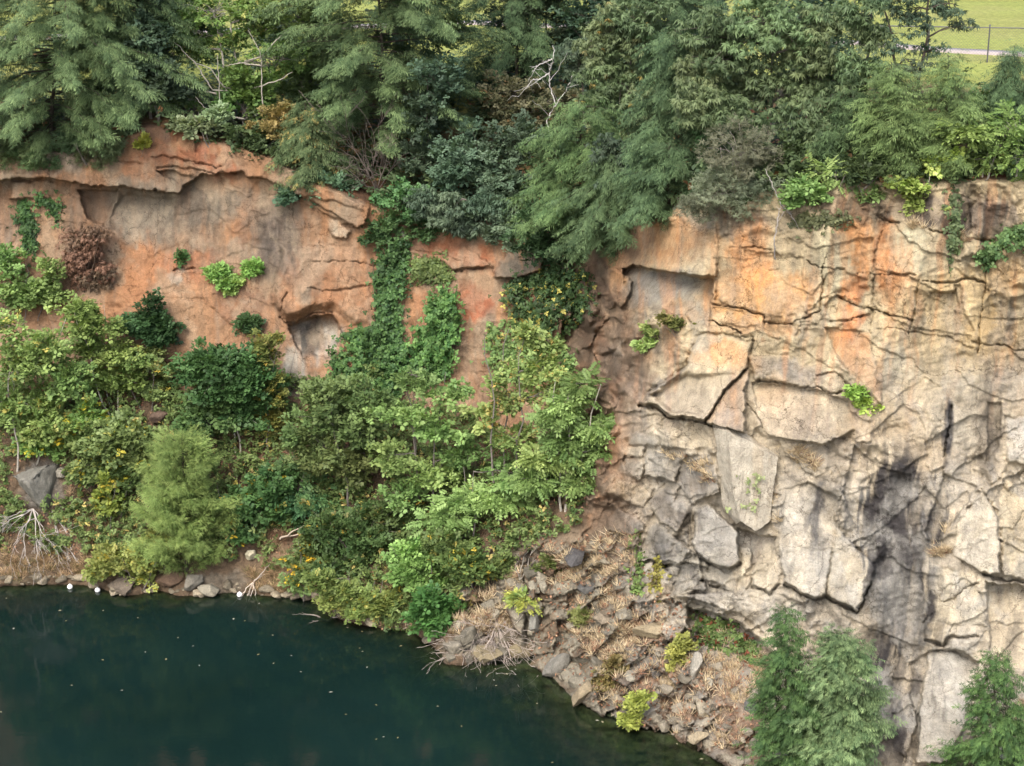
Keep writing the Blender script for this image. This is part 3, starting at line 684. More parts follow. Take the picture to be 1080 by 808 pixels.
mx2 = nt.nodes.new('ShaderNodeMixShader'); nt.links.new(fr.outputs[0], mx2.inputs[0]); nt.links.new(mx.outputs[0], mx2.inputs[1]); nt.links.new(gl.outputs[0], mx2.inputs[2])
nt.links.new(mx2.outputs[0], out.inputs[0])
dcol = np.repeat((1 - np.exp(-depth.ravel() * 0.85))[:, None], 3, 1) * 0.995
tag(obj('water', mesh_data('water', np.c_[XW.ravel(), YW.ravel(), np.zeros(XW.size)], wq, dcol, wm, True)), kind='structure')

# ------------------------------------------------------------------ camera, sky, sun
cam = bpy.data.cameras.new('camera'); co = obj('camera', cam, None, (0, 0, HC))
cam.sensor_fit = 'HORIZONTAL'; cam.angle_x = 2 * math.atan(540 / F); cam.clip_end = 6000; cam.clip_start = 0.5
co.rotation_euler = (math.radians(90) - PITCH, 0, 0); scene.camera = co

SUN_EL, SUN_AZ = math.radians(49), math.radians(203)          # azimuth clockwise from +y: behind the camera, to its left
world = bpy.data.worlds.new('World'); scene.world = world; world.use_nodes = True
wt = world.node_tree; bg = wt.nodes.get('Background') or wt.nodes.new('ShaderNodeBackground')
sky = wt.nodes.new('ShaderNodeTexSky'); sky.sky_type = 'NISHITA'; sky.sun_disc = False
sky.sun_elevation = SUN_EL; sky.sun_rotation = SUN_AZ; sky.dust_density = 4.0; sky.air_density = 1.0; sky.ozone_density = 1.0
wt.links.new(sky.outputs[0], bg.inputs['Color']); bg.inputs['Strength'].default_value = 0.15
sun = bpy.data.lights.new('sun', 'SUN'); sun.energy = 1.5; sun.angle = math.radians(24); sun.color = (1.0, 0.965, 0.92)
so = obj('sun', sun)
sd = Vector((math.sin(SUN_AZ) * math.cos(SUN_EL), math.cos(SUN_AZ) * math.cos(SUN_EL), math.sin(SUN_EL)))
so.rotation_euler = sd.to_track_quat('Z', 'Y').to_euler(); so.location = (-20, -10, 80)
scene.view_settings.view_transform = 'Standard'; scene.view_settings.look = 'None'
scene.view_settings.exposure = 1.26; scene.view_settings.gamma = 1.0; scene.view_settings.use_curve_mapping = False
scene.cycles.max_bounces = 6; scene.cycles.diffuse_bounces = 3; scene.cycles.transparent_max_bounces = 8; scene.cycles.transmission_bounces = 3

# ------------------------------------------------------------------ plants: templates (x along the leaf, z its upper side)
def T_quads(qs):
    V = np.array(qs, float).reshape(-1, 3); Qd = np.arange(len(V)).reshape(-1, 4); return V, Qd

def leaf_q(base, ang, L, W, rise=0.0, droop=0.0, fold=0.012):
    c, s = math.cos(ang), math.sin(ang)
    b = np.array(base, float); f = np.array([c, s, rise]); sd = np.array([-s, c, 0])
    m = b + f * L * .45 + np.array([0, 0, fold]); tip = b + f * L + np.array([0, 0, -droop])
    return [b, m - sd * W / 2, tip, m + sd * W / 2]

def t_broad(L=.13, W=.085, n=6):
    q = []
    for k in range(n):
        a = 2.4 * k + .3; r = .05 + .03 * k
        q.append(leaf_q((.04 * math.cos(a) + r * .5, .04 * math.sin(a), .01 * k), a * .9 - .6, L * (1 - .05 * (k % 3)), W, .15 - .1 * (k % 3), .02))
    return T_quads(q)

def t_droop(L=.17, W=.05, n=9):
    q = []
    for k in range(n):
        a = 2 * math.pi * k / n + .2 * (k % 2)
        q.append(leaf_q((0, 0, .0), a, L * (.85 + .3 * (k % 3) / 2), W, -.55 - .35 * (k % 2), .03, .0))
    return T_quads(q)

def t_pinnate(L=.40, n=4, l=.17, w=.085):
    q = []
    for k in range(n):
        x = L * (.22 + .78 * k / n); z = -.25 * L * (x / L) ** 2
        for s in (-1, 1): q.append(leaf_q((x, 0, z), s * 1.15, l * (1 - .35 * abs(k / n - .4)), w, -.12, .02))
    q.append(leaf_q((L, 0, -.25 * L), 0, l * .8, w, -.4, .02))
    q.append([(0, .006, 0), (0, -.006, 0), (L, -.003, -.25 * L), (L, .003, -.25 * L)])
    return T_quads(q)

def t_spray(L=.55, n=7, w=.027, ang=.8, droop=.25, side=.28, seed=1):
    r = np.random.default_rng(seed); q = [[(0, .008, 0), (0, -.008, 0), (L, -.005, -droop * L), (L, .005, -droop * L)]]
    for k in range(n):
        f = (k + .3 + .6 * r.random()) / n; x = L * f; z = -droop * L * f * f
        for s in (-1, 1):
            if r.random() < .12: continue
            l = side * (1.05 - .7 * f) * (.55 + .9 * r.random())
            q.append(leaf_q((x, 0, z + .02 * r.normal()), s * (ang + .3 * r.normal()), l, w * (.8 + .6 * r.random()), -.15 + .3 * r.normal(), .03 + .05 * r.random(), 0.0))
    return T_quads(q)

def t_tuft(n=9, L=.16, w=.03):
    q = []
    for k in range(n):
        a = 2.399 * k; el = .2 + .9 * ((k * 5) % n) / n
        q.append(leaf_q((.10 * k / n, 0, 0), a * .55 - .9, L, w, el - .4, 0, 0))
    return T_quads(q)

def t_blades(n=9, H=.34, w=.016):
    q = []
    for k in range(n):
        a = 2.399 * k; o = .05 * (k % 3)
        bx, by = o * math.cos(a), o * math.sin(a); lean = .12 + .25 * ((k * 5) % n) / n; h = H * (.6 + .5 * ((k * 7) % n) / n)
        c, s = math.cos(a), math.sin(a)
        q.append([(h, bx - s * w, by + c * w), (h * .02, bx - s * w, by + c * w), (h * .02, bx + s * w, by - c * w), (h, bx + c * lean, by + s * lean)])
        q[-1] = [(q[-1][1]), (q[-1][2]), (h * .8, bx + c * lean * .8, by + s * lean * .8), (h, bx + c * lean, by + s * lean)]
    return T_quads(q)

TB, TB2, TD, TP, TS, TT, TG = t_broad(), t_broad(.17, .115, 5), t_droop(), t_pinnate(), t_spray(), t_tuft(), t_blades()
TSJ = t_spray(.5, 8, .018, .5, .08, .24, 3)          # fine upright juniper spray
TSF = t_spray(.42, 8, .024, .75, .2, .2, 5)         # fuller spray of the young firs
TIVY = T_quads([leaf_q((0, 0, 0), a, .13, .11, .1, .04) for a in (0.2, 2.3, 4.4)])

def unit(v): return v / (np.linalg.norm(v, axis=-1, keepdims=True) + 1e-9)

def bake(T, pos, fwd, up, scale, colr, jit=0.10):
    """one mesh worth of copies of template T"""
    V, Qd = T; n = len(pos)
    f = unit(fwd); s = unit(np.cross(up, f)); u = np.cross(f, s)
    sc = np.broadcast_to(np.asarray(scale, float), (n,))[:, None, None]
    P = pos[:, None] + sc * (V[None, :, :1] * f[:, None] + V[None, :, 1:2] * s[:, None] + V[None, :, 2:] * u[:, None])
    Q2 = Qd[None] + (np.arange(n) * len(V))[:, None, None]
    c = np.repeat(colr[:, None], len(V), 1)
    nl = len(V) // 4
    c = c * np.repeat(1 + jit * rng.standard_normal((n, nl, 1)), 4, 1)
    return P.reshape(-1, 3), Q2.reshape(-1, 4), np.clip(c, .003, .9).reshape(-1, 3)

def tube(pts, rad, sides=5):
    pts = np.asarray(pts, float); k = len(pts)
    tg = unit(np.gradient(pts, axis=0)); ref = np.where(np.abs(tg[:, 2:3]) > .9, np.array([[1., 0, 0]]), np.array([[0, 0, 1.]]))
    s = unit(np.cross(tg, ref)); u = np.cross(s, tg)
    a = np.arange(sides) * 2 * math.pi / sides
    V = pts[:, None] + np.asarray(rad)[:, None, None] * (np.cos(a)[None, :, None] * s[:, None] + np.sin(a)[None, :, None] * u[:, None])
    i = np.arange(k - 1)[:, None] * sides; j = np.arange(sides)[None]; j2 = (j + 1) % sides
    Qd = np.stack([i + j, i + j2, i + sides + j2, i + sides + j], -1).reshape(-1, 4)
    return V.reshape(-1, 3), Qd

class Bag:
    def __init__(s): s.V, s.Q, s.C, s.n = [], [], [], 0
    def add(s, V, Q, c=None):
        s.V.append(V); s.Q.append(Q + s.n); s.n += len(V)
        s.C.append(np.broadcast_to(np.asarray(c if c is not None else (.1, .1, .1), float), (len(V), 3)))
    def data(s, name, mat, smooth=False):
        return mesh_data(name, np.concatenate(s.V), np.concatenate(s.Q), np.concatenate(s.C), mat, smooth)

def limb(p0, p1, r0, r1, wob=.12, k=7, sag=0.0):
    f = np.linspace(0, 1, k)[:, None]
    L = np.linalg.norm(p1 - p0)
    w = np.cumsum(rng.standard_normal((k, 3)), 0) * wob * L / k; w -= w[:1]; w = w - f * w[-1:]
    pts = p0 + (p1 - p0) * f + w; pts[:, 2] += sag * L * (f[:, 0] - f[:, 0] ** 2) * 2
    return pts, np.linspace(r0, r1, k)

def leafcols(n, c0, c1, odd=None, podd=0.0):
    t = np.clip(rng.beta(1.8, 2.0, n), 0, 1)[:, None]
    c = lin(c0) * (1 - t) + lin(c1) * t
    if odd is not None:
        m = rng.random(n) < podd; c[m] = lin(odd) * (0.7 + .5 * rng.random((m.sum(), 1)))
    l_ = (c * np.array([.25, .6, .15])).sum(-1, keepdims=True)
    return (l_ + (c - l_) * .88) * LEAFK
LEAFK = 0.80
BARKS = {'grey': (.17, .15, .13), 'pale': (.36, .33, .28), 'dark': (.075, .062, .05), 'brown': (.13, .095, .07), 'dead': (.42, .38, .34)}

def pix(px, py, y):
    d = ray(px, py); return CAM + d * (y / d[1])

def broad(name, label, cat, base, lobes, T=None, size=1.0, dens=5.0, per=20, cr=.42, cols=((70, 100, 55), (120, 150, 85)), odd=None, podd=0.0,
          bark='grey', tr=.09, group=None, dy=0.0, up=.5, droop=0.0, deep=.8, stems=1, mat=None, parts=('trunk', 'crown'), upleaf=.9, limbk=1.0, lines=()):
    """a broad-leaved tree or bush: base and crown lobes are given on the chart, the depth comes from where it is rooted"""
    T = T or TB; podd = podd * .5
    gk = np.array([.80, .86, .84]) if group == 'trees along the quarry rim' else np.ones(3)
    b = at(*base); y0 = b[1] + dy
    root = thing(name, label, cat, tuple(b), group)
    wood, crown = Bag(), Bag(); bc = np.array(BARKS[bark])
    ctr = [pix(l[0], l[1], y0 + (l[4] if len(l) > 4 else 0.0)) for l in lobes]
    top = max(c[2] for c in ctr)
    mean = np.mean(ctr, axis=0)
    stems_p = []
    for s in range(stems):
        off = np.array([rng.normal() * .25, rng.normal() * .15, 0]) * (stems > 1)
        e = np.array([mean[0] + rng.normal() * .2, mean[1] + .1, max(top + .1, b[2] + .5)]) + off * 3
        pts, rr = limb(b + off - np.array([0, 0, .3]), e, tr, tr * .25, .16, 10)
        V, Q = tube(pts, rr, 6); wood.add(V - b, Q, bc); stems_p.append(pts)
    for ln in lines:
        LP = np.array([pix(x, y, y0 - 1.3 + .1 * rng.normal()) for x, y in ln]); f = np.linspace(0, len(LP) - 1, 5 * len(LP))
        pts = np.stack([np.interp(f, np.arange(len(LP)), LP[:, a]) for a in range(3)], -1) + .015 * rng.standard_normal((len(f), 3))
        st = stems_p[0][np.argmin(np.linalg.norm(stems_p[0] - (LP[0] - np.array([0, 0, .3])), axis=1))]
        V, Q = tube(np.concatenate([st[None], pts]), np.linspace(tr * .42, tr * .16, len(f) + 1), 5); wood.add(V - b, Q, bc)
    allp = np.concatenate([p[2:] for p in stems_p])
    Ps, Fs, Us = [], [], []
    for l, c in zip(lobes, ctr):
        tone = np.clip(1 + .16 * rng.standard_normal(), .72, 1.3) * np.array([1 + .06 * rng.standard_normal(), 1, 1])
        tpx = np.linalg.norm(c - CAM) / F
        R = np.array([l[2] * tpx, deep * (l[2] + l[3]) * .5 * tpx, l[3] * tpx])
        n = max(3, int(dens * 1.4 * math.pi * R[0] * R[2]))
        u = unit(rng.standard_normal((n, 3))); rad = rng.random(n) ** (1 / 2.6)
        cl = c + u * rad[:, None] * R * (1 + .22 * rng.standard_normal((n, 1)))
        # branches
        low = allp[np.argsort(np.linalg.norm(allp - (c - np.array([0, 0, .5 * R[2]])), axis=1))[0]]
        pts, rr = limb(low, c, tr * .55 * limbk, tr * .2, .18, 7, .1)
        V, Q = tube(pts, rr, 5); wood.add(V - b, Q, bc)
        for k in range(n):
            st = pts[rng.integers(2, 7)]
            p2, r2 = limb(st, cl[k], tr * .22 * limbk, .006, .2, 5, .08)
            V, Q = tube(p2, r2, 3); wood.add(V - b, Q, bc)
        # leaf clumps
        crs = cr * (.65 + .7 * rng.random(n))
        m = np.maximum(4, (per * 1.35 * (crs / cr) ** 2).astype(int)); rep = np.repeat(np.arange(n), m); N = len(rep)
        o = unit(rng.standard_normal((N, 3))) * (rng.random(N) ** .45)[:, None] * crs[rep][:, None] * np.array([1.15, 1.15, .62])
        P = cl[rep] + o
        fwd = unit(o) + .7 * u[rep] + .5 * rng.standard_normal((N, 3)); fwd[:, 2] = fwd[:, 2] * .6 - droop
        upv = np.array([0, 0, upleaf]) + .35 * u[rep] + .38 * rng.standard_normal((N, 3)) + np.array([0, -.25, 0])
        ct = leafcols(n, *cols)[rep] * .55 + leafcols(N, *cols, odd, podd) * .45
        if odd is not None:
            mm = rng.random(N) < podd; ct[mm] = lin(odd) * LEAFK
        V, Q, cc = bake(T, P - b, fwd, upv, size * (.6 + .8 * rng.random(N)), ct * tone * gk)
        crown.add(V, Q, cc)
    tag(obj(parts[0], wood.data(parts[0], M_BARK, True), root)); tag(obj(parts[1], crown.data(parts[1], mat or M_LEAF), root))
    return root

def bush(name, label, base, lobes, **kw):
    kw.setdefault('parts', ('stem', 'foliage')); kw.setdefault('tr', .035); kw.setdefault('stems', 3); kw.setdefault('cr', .34); kw.setdefault('dens', 7)
    cat = kw.pop('cat', 'bush')
    return broad(name, label, cat, base, lobes, **kw)

def conifer(name, label, cat, base, topxy, w, T=None, cols=((56, 82, 54), (112, 136, 88)), droop=.35, boughs=60, per=16, size=.9, h0=.06, bark='dark', tr=.10,
            group=None, dy=0.0, shape=1.0, rise=.1, lean=0.0, left=1.0, right=1.0, odd=None, podd=0.0, mat=None):
    """boughs in irregular whorls round a leader, each hung with flat sprays; w = half width on the chart"""
    T = T or TS
    gk = np.array([.80, .86, .84]) if group == 'trees along the quarry rim' else np.ones(3)
    b = at(*base); tp = pix(topxy[0], topxy[1], b[1] + dy)
    root = thing(name, label, cat, tuple(b), group)
    wood, crown = Bag(), Bag(); bc = np.array(BARKS[bark])
    tpts, trr = limb(b - np.array([0, 0, .3]), tp, tr, .012, .06, 14)
    V, Q = tube(tpts, trr, 6); wood.add(V - b, Q, bc)
    W = w * np.linalg.norm(tp - CAM) / F; H = tp[2] - b[2]
    g = (np.arange(boughs) + rng.random(boughs)) / boughs
    for k in range(boughs):
        h = h0 + (1 - h0) * g[k] ** .9
        az = k * 2.399 + rng.normal() * .35
        prof = ((1 - h) ** shape * (.55 + .45 * min(1, h / .22))) + .05
        L = W * prof * (.5 + .75 * rng.random()) * (right if math.cos(az) > 0 else left)
        p0 = np.array([np.interp(h, np.linspace(0, 1, 14), tpts[:, q]) for q in range(3)])
        dirn = np.array([math.cos(az), math.sin(az) * .9, 0])
        f = np.linspace(0, 1, 7)[:, None]
        pts = p0 + dirn * L * f; pts[:, 2] += (rise * L * f[:, 0] - droop * L * f[:, 0] ** 2)
        pts += np.cumsum(rng.standard_normal((7, 3)), 0) * .03 * L * f
        V, Q = tube(pts, np.linspace(.012 + .02 * L * .3, .005, 7), 3); wood.add(V - b, Q, bc)
        m = max(4, int(per * 3.4 * L / (W + .01) * 1.25)); ff = .15 + .85 * rng.random(m) ** .7
        P = np.stack([np.interp(ff, np.linspace(0, 1, 7), pts[:, q]) for q in range(3)], -1)
        tan = unit(dirn + np.array([0, 0, rise - 2 * droop * .6]))
        sg = np.where(rng.random(m) < .5, -1, 1)[:, None] * (.25 + .9 * rng.random((m, 1))) * (1 - .6 * (ff[:, None] > .9))
        sidev = np.array([-dirn[1], dirn[0], 0])
        fwd = tan + sidev * sg + .18 * rng.standard_normal((m, 3))
        P = P + .16 * rng.standard_normal((m, 3)) * np.array([1, 1, .8])
        upv = np.array([0, -.15, 1.0]) + .28 * rng.standard_normal((m, 3)) + .25 * dirn
        cc = leafcols(m, cols[0], cols[1], odd, podd) * (.8 + .35 * rng.random())
        tipf = (.8 + .35 * ff)[:, None]
        V, Q, c3 = bake(T, P - b, fwd, upv, size * (.65 + .55 * rng.random(m)) * (.75 + .25 * prof), cc * tipf * gk)
        crown.add(V, Q, c3)
    obj('trunk', wood.data('trunk', M_BARK, True), root); obj('crown', crown.data('crown', mat or M_NEEDLE), root)
    return root

def scatter_poly(poly, n):
    p = np.array(poly, float); out = np.zeros((0, 2))
    while len(out) < n:
        q = p.min(0) + rng.random((n * 3, 2)) * (p.max(0) - p.min(0))
        out = np.concatenate([out, q[poly_sd(poly, q[:, 0] + 13 * fbm(q[:, 0] / 15, q[:, 1] / 15, 3, 5), q[:, 1] + 10 * fbm(q[:, 0] / 15, q[:, 1] / 15, 3, 6)) > 0]])
    return out[:n]

def creeper(name, label, poly, n, cols, off=.15, T=None, size=1.0, odd=None, podd=0., group=None, cat='creeper', stems=6):
    """leaves hugging the rock face over an irregular patch, on a few rooted stems"""
    q = scatter_poly(poly, int(n * 1.9)); sd_ = poly_sd(poly, q[:, 0], q[:, 1])
    q = q[(fbm(q[:, 0] / 10, q[:, 1] / 16, 3, 66) + .3 * rng.standard_normal(len(q)) > -.12) & (rng.random(len(q)) < .35 + sd_ / 9)]; n = len(q)
    q = q + rng.standard_normal(q.shape) * np.where(rng.random(n) < .3, 5.5, 1.8)[:, None] + np.array([0, 3]) * (rng.random(n) < .25)[:, None]
    P = at(q[:, 0], q[:, 1]); N = nrm(q[:, 0], q[:, 1])
    bulge = off * (.25 + 1.3 * np.clip(fbm(q[:, 0] / 11, q[:, 1] / 11, 3, 77) + .45, 0, 2)) * (rng.random(n) ** .6)
    P = P + N * bulge[:, None] + np.array([0, -.4, .12]) * bulge[:, None]
    b = P[np.argmin(P[:, 2])].copy()
    root = thing(name, label, cat, tuple(b), group)
    fwd = np.array([0, -.3, -.8]) + .75 * rng.standard_normal((n, 3)); upv = N + np.array([0, -.2, .7]) + .4 * rng.standard_normal((n, 3))
    patch = .75 + .5 * np.clip(.5 + fbm(q[:, 0] / 14, q[:, 1] / 14, 2, 88), 0, 1)[:, None]
    V, Q, c = bake(T or TIVY, P - b, fwd, upv, size * (.7 + .6 * rng.random(n)), leafcols(n, cols[0], cols[1], odd, podd) * patch)
    bag = Bag(); bag.add(V, Q, c); obj('foliage', bag.data('foliage', M_LEAF), root)
    w = Bag(); pa = np.array(poly, float)
    for k in range(stems):
        u = (k + .5) / stems
        order = np.argsort(np.abs(q[:, 0] - (pa[:, 0].min() + u * np.ptp(pa[:, 0]))))[:max(5, n // (stems * 3))]
        sel = q[order][np.argsort(q[order][:, 1])][:: max(1, len(order) // 6)]
        if len(sel) < 3: continue
        pts = at(sel[:, 0], sel[:, 1]) + nrm(sel[:, 0], sel[:, 1]) * .04
        V, Q = tube(pts - b, np.full(len(pts), .014), 4); w = Bag(); w.add(V, Q, BARKS['brown']); obj('stem', w.data('stem', M_BARK, True), root)
    return root

def bare(name, label, cat, base, tips, r0=.05, col='dead', sub=5, spread=.5, gen=2, dy=0.0, sag=0.0, group=None, fine=.006):
    """leafless branches fanning from one foot towards given tips"""
    b = at(*base) + np.array([0, dy, 0]); root = thing(name, label, cat, tuple(b), group)
    w = Bag(); bc = np.array(BARKS[col] if isinstance(col, str) else col)
    def grow(p0, p1, r, g):
        pts, rr = limb(p0, p1, r, max(fine, r * .35), .22, 8, sag)
        V, Q = tube(pts - b, rr, 4); w.add(V, Q, bc * (.8 + .4 * rng.random()))
        if g:
            L = np.linalg.norm(p1 - p0); dr = unit(p1 - p0)
            for _ in range(sub):
                k = rng.integers(2, 8); e = pts[k] + (dr + rng.standard_normal(3) * spread) * L * (.2 + .3 * rng.random())
                grow(pts[k], e, rr[k] * .55, g - 1)
    for tx, ty, yy in tips: grow(b, pix(tx, ty, b[1] + yy), r0 * (.7 + .5 * rng.random()), gen)
    obj('branches', w.data('branches', M_BARK, True), root)
    return root

def limbs_px(name, label, cat, base, lines, dy, r0, col):
    """a leafless tree whose limbs follow given lines; the first one starts at the foot"""
    b = at(*base); root = thing(name, label, cat, tuple(b)); w = Bag()
    for k, ln in enumerate(lines):
        P = [pix(x, y, b[1] + dy + .15 * rng.normal()) for x, y in ln]
        if k == 0: P = [b - np.array([0, 0, .2])] + P
        P = np.array(P); m = 6 * len(P); f = np.linspace(0, len(P) - 1, m)
        pts = np.stack([np.interp(f, np.arange(len(P)), P[:, a]) for a in range(3)], -1) + .02 * rng.standard_normal((m, 3))
        rr = np.linspace(r0 if k == 0 else r0 * .8, .012, m)
        V, Q = tube(pts, rr, 5); w.add(V - b, Q, col)
        for _ in range(5 if k else 3):
            s = rng.integers(m // 3, m); d = unit(pts[-1] - pts[0]) + .7 * rng.standard_normal(3)
            p2, r2 = limb(pts[s], pts[s] + d * (.35 + .4 * rng.random()), rr[s] * .6, .006, .25, 6); V, Q = tube(p2, r2, 4); w.add(V - b, Q, col)
    obj('branches', w.data('branches', M_BARK, True), root)

# ------------------------------------------------------------------ colours seen on the leaves
HEM = ((64, 90, 54), (150, 172, 108)); HEMD = ((58, 84, 54), (126, 152, 98)); HEML = ((96, 120, 66), (160, 182, 104))
OLV = ((84, 104, 66), (158, 174, 116)); OLVD = ((58, 80, 64), (122, 144, 110)); GRY = ((84, 108, 84), (150, 172, 136))
BRI = ((88, 124, 54), (164, 192, 96)); YEL = ((126, 142, 58), (198, 196, 96)); MIM = ((92, 128, 58), (176, 204, 112))
MID = ((76, 102, 52), (150, 172, 96)); DRK = ((52, 74, 46), (108, 132, 78)); IVYC = ((34, 70, 36), (96, 134, 66))
RIM = 'trees along the quarry rim'; BNK = 'bushes on the bank below the left wall'

# ---- trees along the rim, from the back forward
for k, (lab, cx, cy, w, cc) in enumerate([('far leafy tree at the back of the rim, left of the large feathery evergreen', 318, 5, 44, OLVD), ('far dull green tree at the back of the rim, behind the upper left evergreens', 175, -10, 50, MID),
        ('far grey-green tree at the back of the rim, right of the blue-green evergreen', 640, 15, 46, OLVD), ('far dark leafy tree at the back between the two drooping olive trees', 725, 20, 50, OLVD),
        ('far dark leafy tree at the back, left of the fence gap', 850, 10, 44, OLVD), ('far shaded tree behind the feathery evergreen, just left of the grass gap', 430, 25, 36, OLVD),
        ('far shaded tree just right of the grass gap', 548, 40, 34, OLVD)]):
    broad('broadleaf_tree', lab, 'tree', (cx, 104), [(cx, cy, w, w * .8), (cx - w * .5, cy + 45, w * .7, w * .6), (cx + w * .5, cy + 50, w * .7, w * .6)], T=TB2, cols=cc, group=RIM, dens=4, per=13, cr=.55)
conifer('hemlock_tree', 'dark blue-green evergreen standing behind the pale dead branches', 'tree', (545,120), (545,-140), 74, cols=HEMD, boughs=110, per=20, shape=.3, h0=.0, group=RIM)
conifer('hemlock_tree', 'dark evergreen behind the drooping olive tree, right of the dead branches', 'tree', (705,130), (705,-120), 60, cols=HEMD, boughs=100, per=18, shape=.3, h0=.0, group=RIM)
broad('broadleaf_tree', 'dull grey-green tree filling the gap left of the far path', 'tree', (575,110), [(560,12,44,28),(610,40,40,34),(585,-25,50,26)], T=TB, cols=OLVD, group=RIM, dens=4)
broad('broadleaf_tree', 'mid green leafy tree in the top edge beside the grass gap', 'tree', (466,105), [(466,0,24,24),(478,34,18,20),(440,20,24,26)], cols=MID, group=RIM)
broad('broadleaf_tree', 'shaded small tree between the rim evergreen and the yellow-topped tree', 'tree', (160,125), [(150,10,30,30),(140,50,34,30),(165,80,30,26)], cols=OLVD, group=RIM)
broad('broadleaf_tree', 'yellow-topped tree with pale bare limbs showing through open leaves', 'tree', (255,132), [(225,12,50,18),(285,10,32,22),(190,38,22,18),(300,62,26,20),(200,52,18,9),(235,36,34,12),(195,100,16,16),(262,34,20,14)],
      T=TB2, cols=BRI, odd=(206,202,120), podd=.10, bark='pale', tr=.085, stems=2, dens=4, per=14, group=RIM, size=1.0, limbk=1.3,
      lines=[[(277,118),(276,85),(275,55),(262,32)],[(232,118),(231,85),(229,58)],[(224,95),(207,68),(190,50),(172,34)],[(258,126),(235,122),(215,113),(206,102)],[(236,92),(222,72),(204,66)],[(277,70),(255,66),(238,70)],[(276,60),(292,42),(306,30)],[(278,90),(296,84),(308,76)]])
broad('broadleaf_tree', 'bright green young tree under the yellow-topped one', 'tree', (268,138), [(250,85,18,18),(272,100,16,20),(242,108,12,12)], T=TB2, cols=BRI, group=RIM, dens=7)
broad('broadleaf_tree', 'olive tree behind the large rim evergreen left of the dead branches', 'tree', (330,128), [(335,30,34,44),(322,85,30,34)], T=TB, cols=MID, group=RIM, dens=5)
conifer('hemlock_tree', 'broad dark evergreen in the upper left corner overhanging the brow', 'tree', (55,148), (60,-170), 128, cols=HEM, boughs=170, per=30, shape=.25, h0=.02, droop=.22, rise=.05, group=RIM, size=1.0, dy=-1.0)
conifer('hemlock_tree', 'evergreen with drooping boughs just right of the upper left corner', 'tree', (135,128), (122,-110), 70, cols=HEM, boughs=100, per=24, shape=.25, h0=.05, droop=.25, rise=.05, group=RIM, dy=-.6)
conifer('hemlock_tree', 'large feathery evergreen with layered boughs right of the yellow-topped tree', 'tree', (405,185), (398,-190), 108, cols=HEM, boughs=170, per=30, shape=.25, h0=.15, droop=.18, rise=.05, group=RIM, size=1.0)
conifer('hemlock_tree', 'small grey-green evergreen at the rim below the yellow-topped tree', 'tree', (330,185), (322,108), 40, cols=((76,100,60),(140,156,100)), boughs=50, per=18, shape=.5, group=RIM, odd=(196,170,90), podd=.06)
broad('broadleaf_tree', 'big drooping olive tree right of the pale dead branches', 'tree', (668,170), [(640,40,36,30),(672,20,40,34),(655,88,36,30),(690,120,26,34),(652,140,34,22),(630,100,22,18)],
      T=TD, cols=OLV, odd=(176,150,86), podd=.03, droop=.35, group=RIM, dens=5, per=15)
broad('broadleaf_tree', 'wide olive tree left of the fence gap, with hanging leaf clusters', 'tree', (810,168), [(760,40,44,38),(810,20,50,40),(862,40,40,36),(790,85,40,28),(842,92,30,30),(740,70,34,26),(880,85,26,28)],
      T=TD, cols=OLV, droop=.35, group=RIM, dens=4.6, per=15)
broad('broadleaf_tree', 'open-crowned tree over the grass and path in the top right', 'tree', (960,110), [(965,8,34,18),(1005,4,30,18),(942,34,22,20),(1010,26,16,10),(940,-20,40,22),(955,62,22,16),(985,52,14,8)], T=TD, cols=OLVD, group=RIM, dens=2.6, per=10, stems=2, bark='dark')
broad('broadleaf_tree', 'olive sapling whose tip hangs under the wide olive tree', 'tree', (872,178), [(868,125,26,20),(880,152,20,16),(858,150,14,14)], T=TD, cols=OLV, droop=.5, group=RIM)
conifer('hemlock_tree', 'dark understorey evergreen between the wide olive tree and the light firs', 'tree', (905,172), (900,92), 50, cols=DRK, boughs=50, per=18, shape=.6, group=RIM)
conifer('hemlock_tree', 'deep green low evergreen left of the twiggy rim shrub', 'tree', (715,190), (712,30), 56, cols=HEMD, boughs=80, per=20, shape=.3, group=RIM, dy=-.6)
conifer('fir_tree', 'light green feathery fir right of the olive tree, wider of the pair', 'tree', (945,182), (940,66), 50, T=TS, cols=HEML, boughs=75, per=18, shape=.7, group=RIM, rise=.25, droop=.2)
conifer('fir_tree', 'light green feathery fir below the far fence post', 'tree', (1000,182), (1000,58), 46, T=TS, cols=HEML, boughs=70, per=18, shape=.7, group=RIM, rise=.25, droop=.2)
conifer('hemlock_tree', 'dark green fir cut by the right edge at the rim', 'tree', (1075,172), (1070,48), 40, cols=HEMD, boughs=60, per=18, shape=.6, group=RIM)
broad('sapling', 'pair-stemmed bright sapling with fanned leaves at the right rim', 'sapling', (1030,192), [(1026,140,24,14),(1050,150,22,16),(1040,168,20,12)], T=TP, cols=BRI, bark='pale', tr=.045, stems=2, dens=6, per=9, size=.85)
broad('sapling', 'bright leafy sapling cut by the right edge at the rim', 'sapling', (1070,192), [(1072,140,16,20),(1078,166,18,16)], T=TP, cols=BRI, bark='pale', tr=.04, dens=6, per=9, size=.85)
conifer('hemlock_tree', 'feathery evergreen spilling over the rim in the middle of the wall', 'tree', (622,225), (610,105), 74, cols=((78,108,62),(140,166,96)), boughs=80, per=24, shape=.35, h0=-.25, droop=.35, group=RIM, dy=-1.2)
conifer('hemlock_tree', 'ragged evergreen hanging down the cliff below the rim, above the dark creeper', 'tree', (645,245), (648,160), 62, cols=((70,96,60),(124,146,92)), boughs=60, per=20, shape=.3, h0=-.55, droop=.4, group=RIM, dy=-1.0)
conifer('hemlock_tree', 'dark evergreen over the rim right of the hanging ragged one', 'tree', (705,215), (705,150), 50, cols=HEMD, boughs=55, per=18, shape=.35, h0=-.3, droop=.3, group=RIM, dy=-.8)
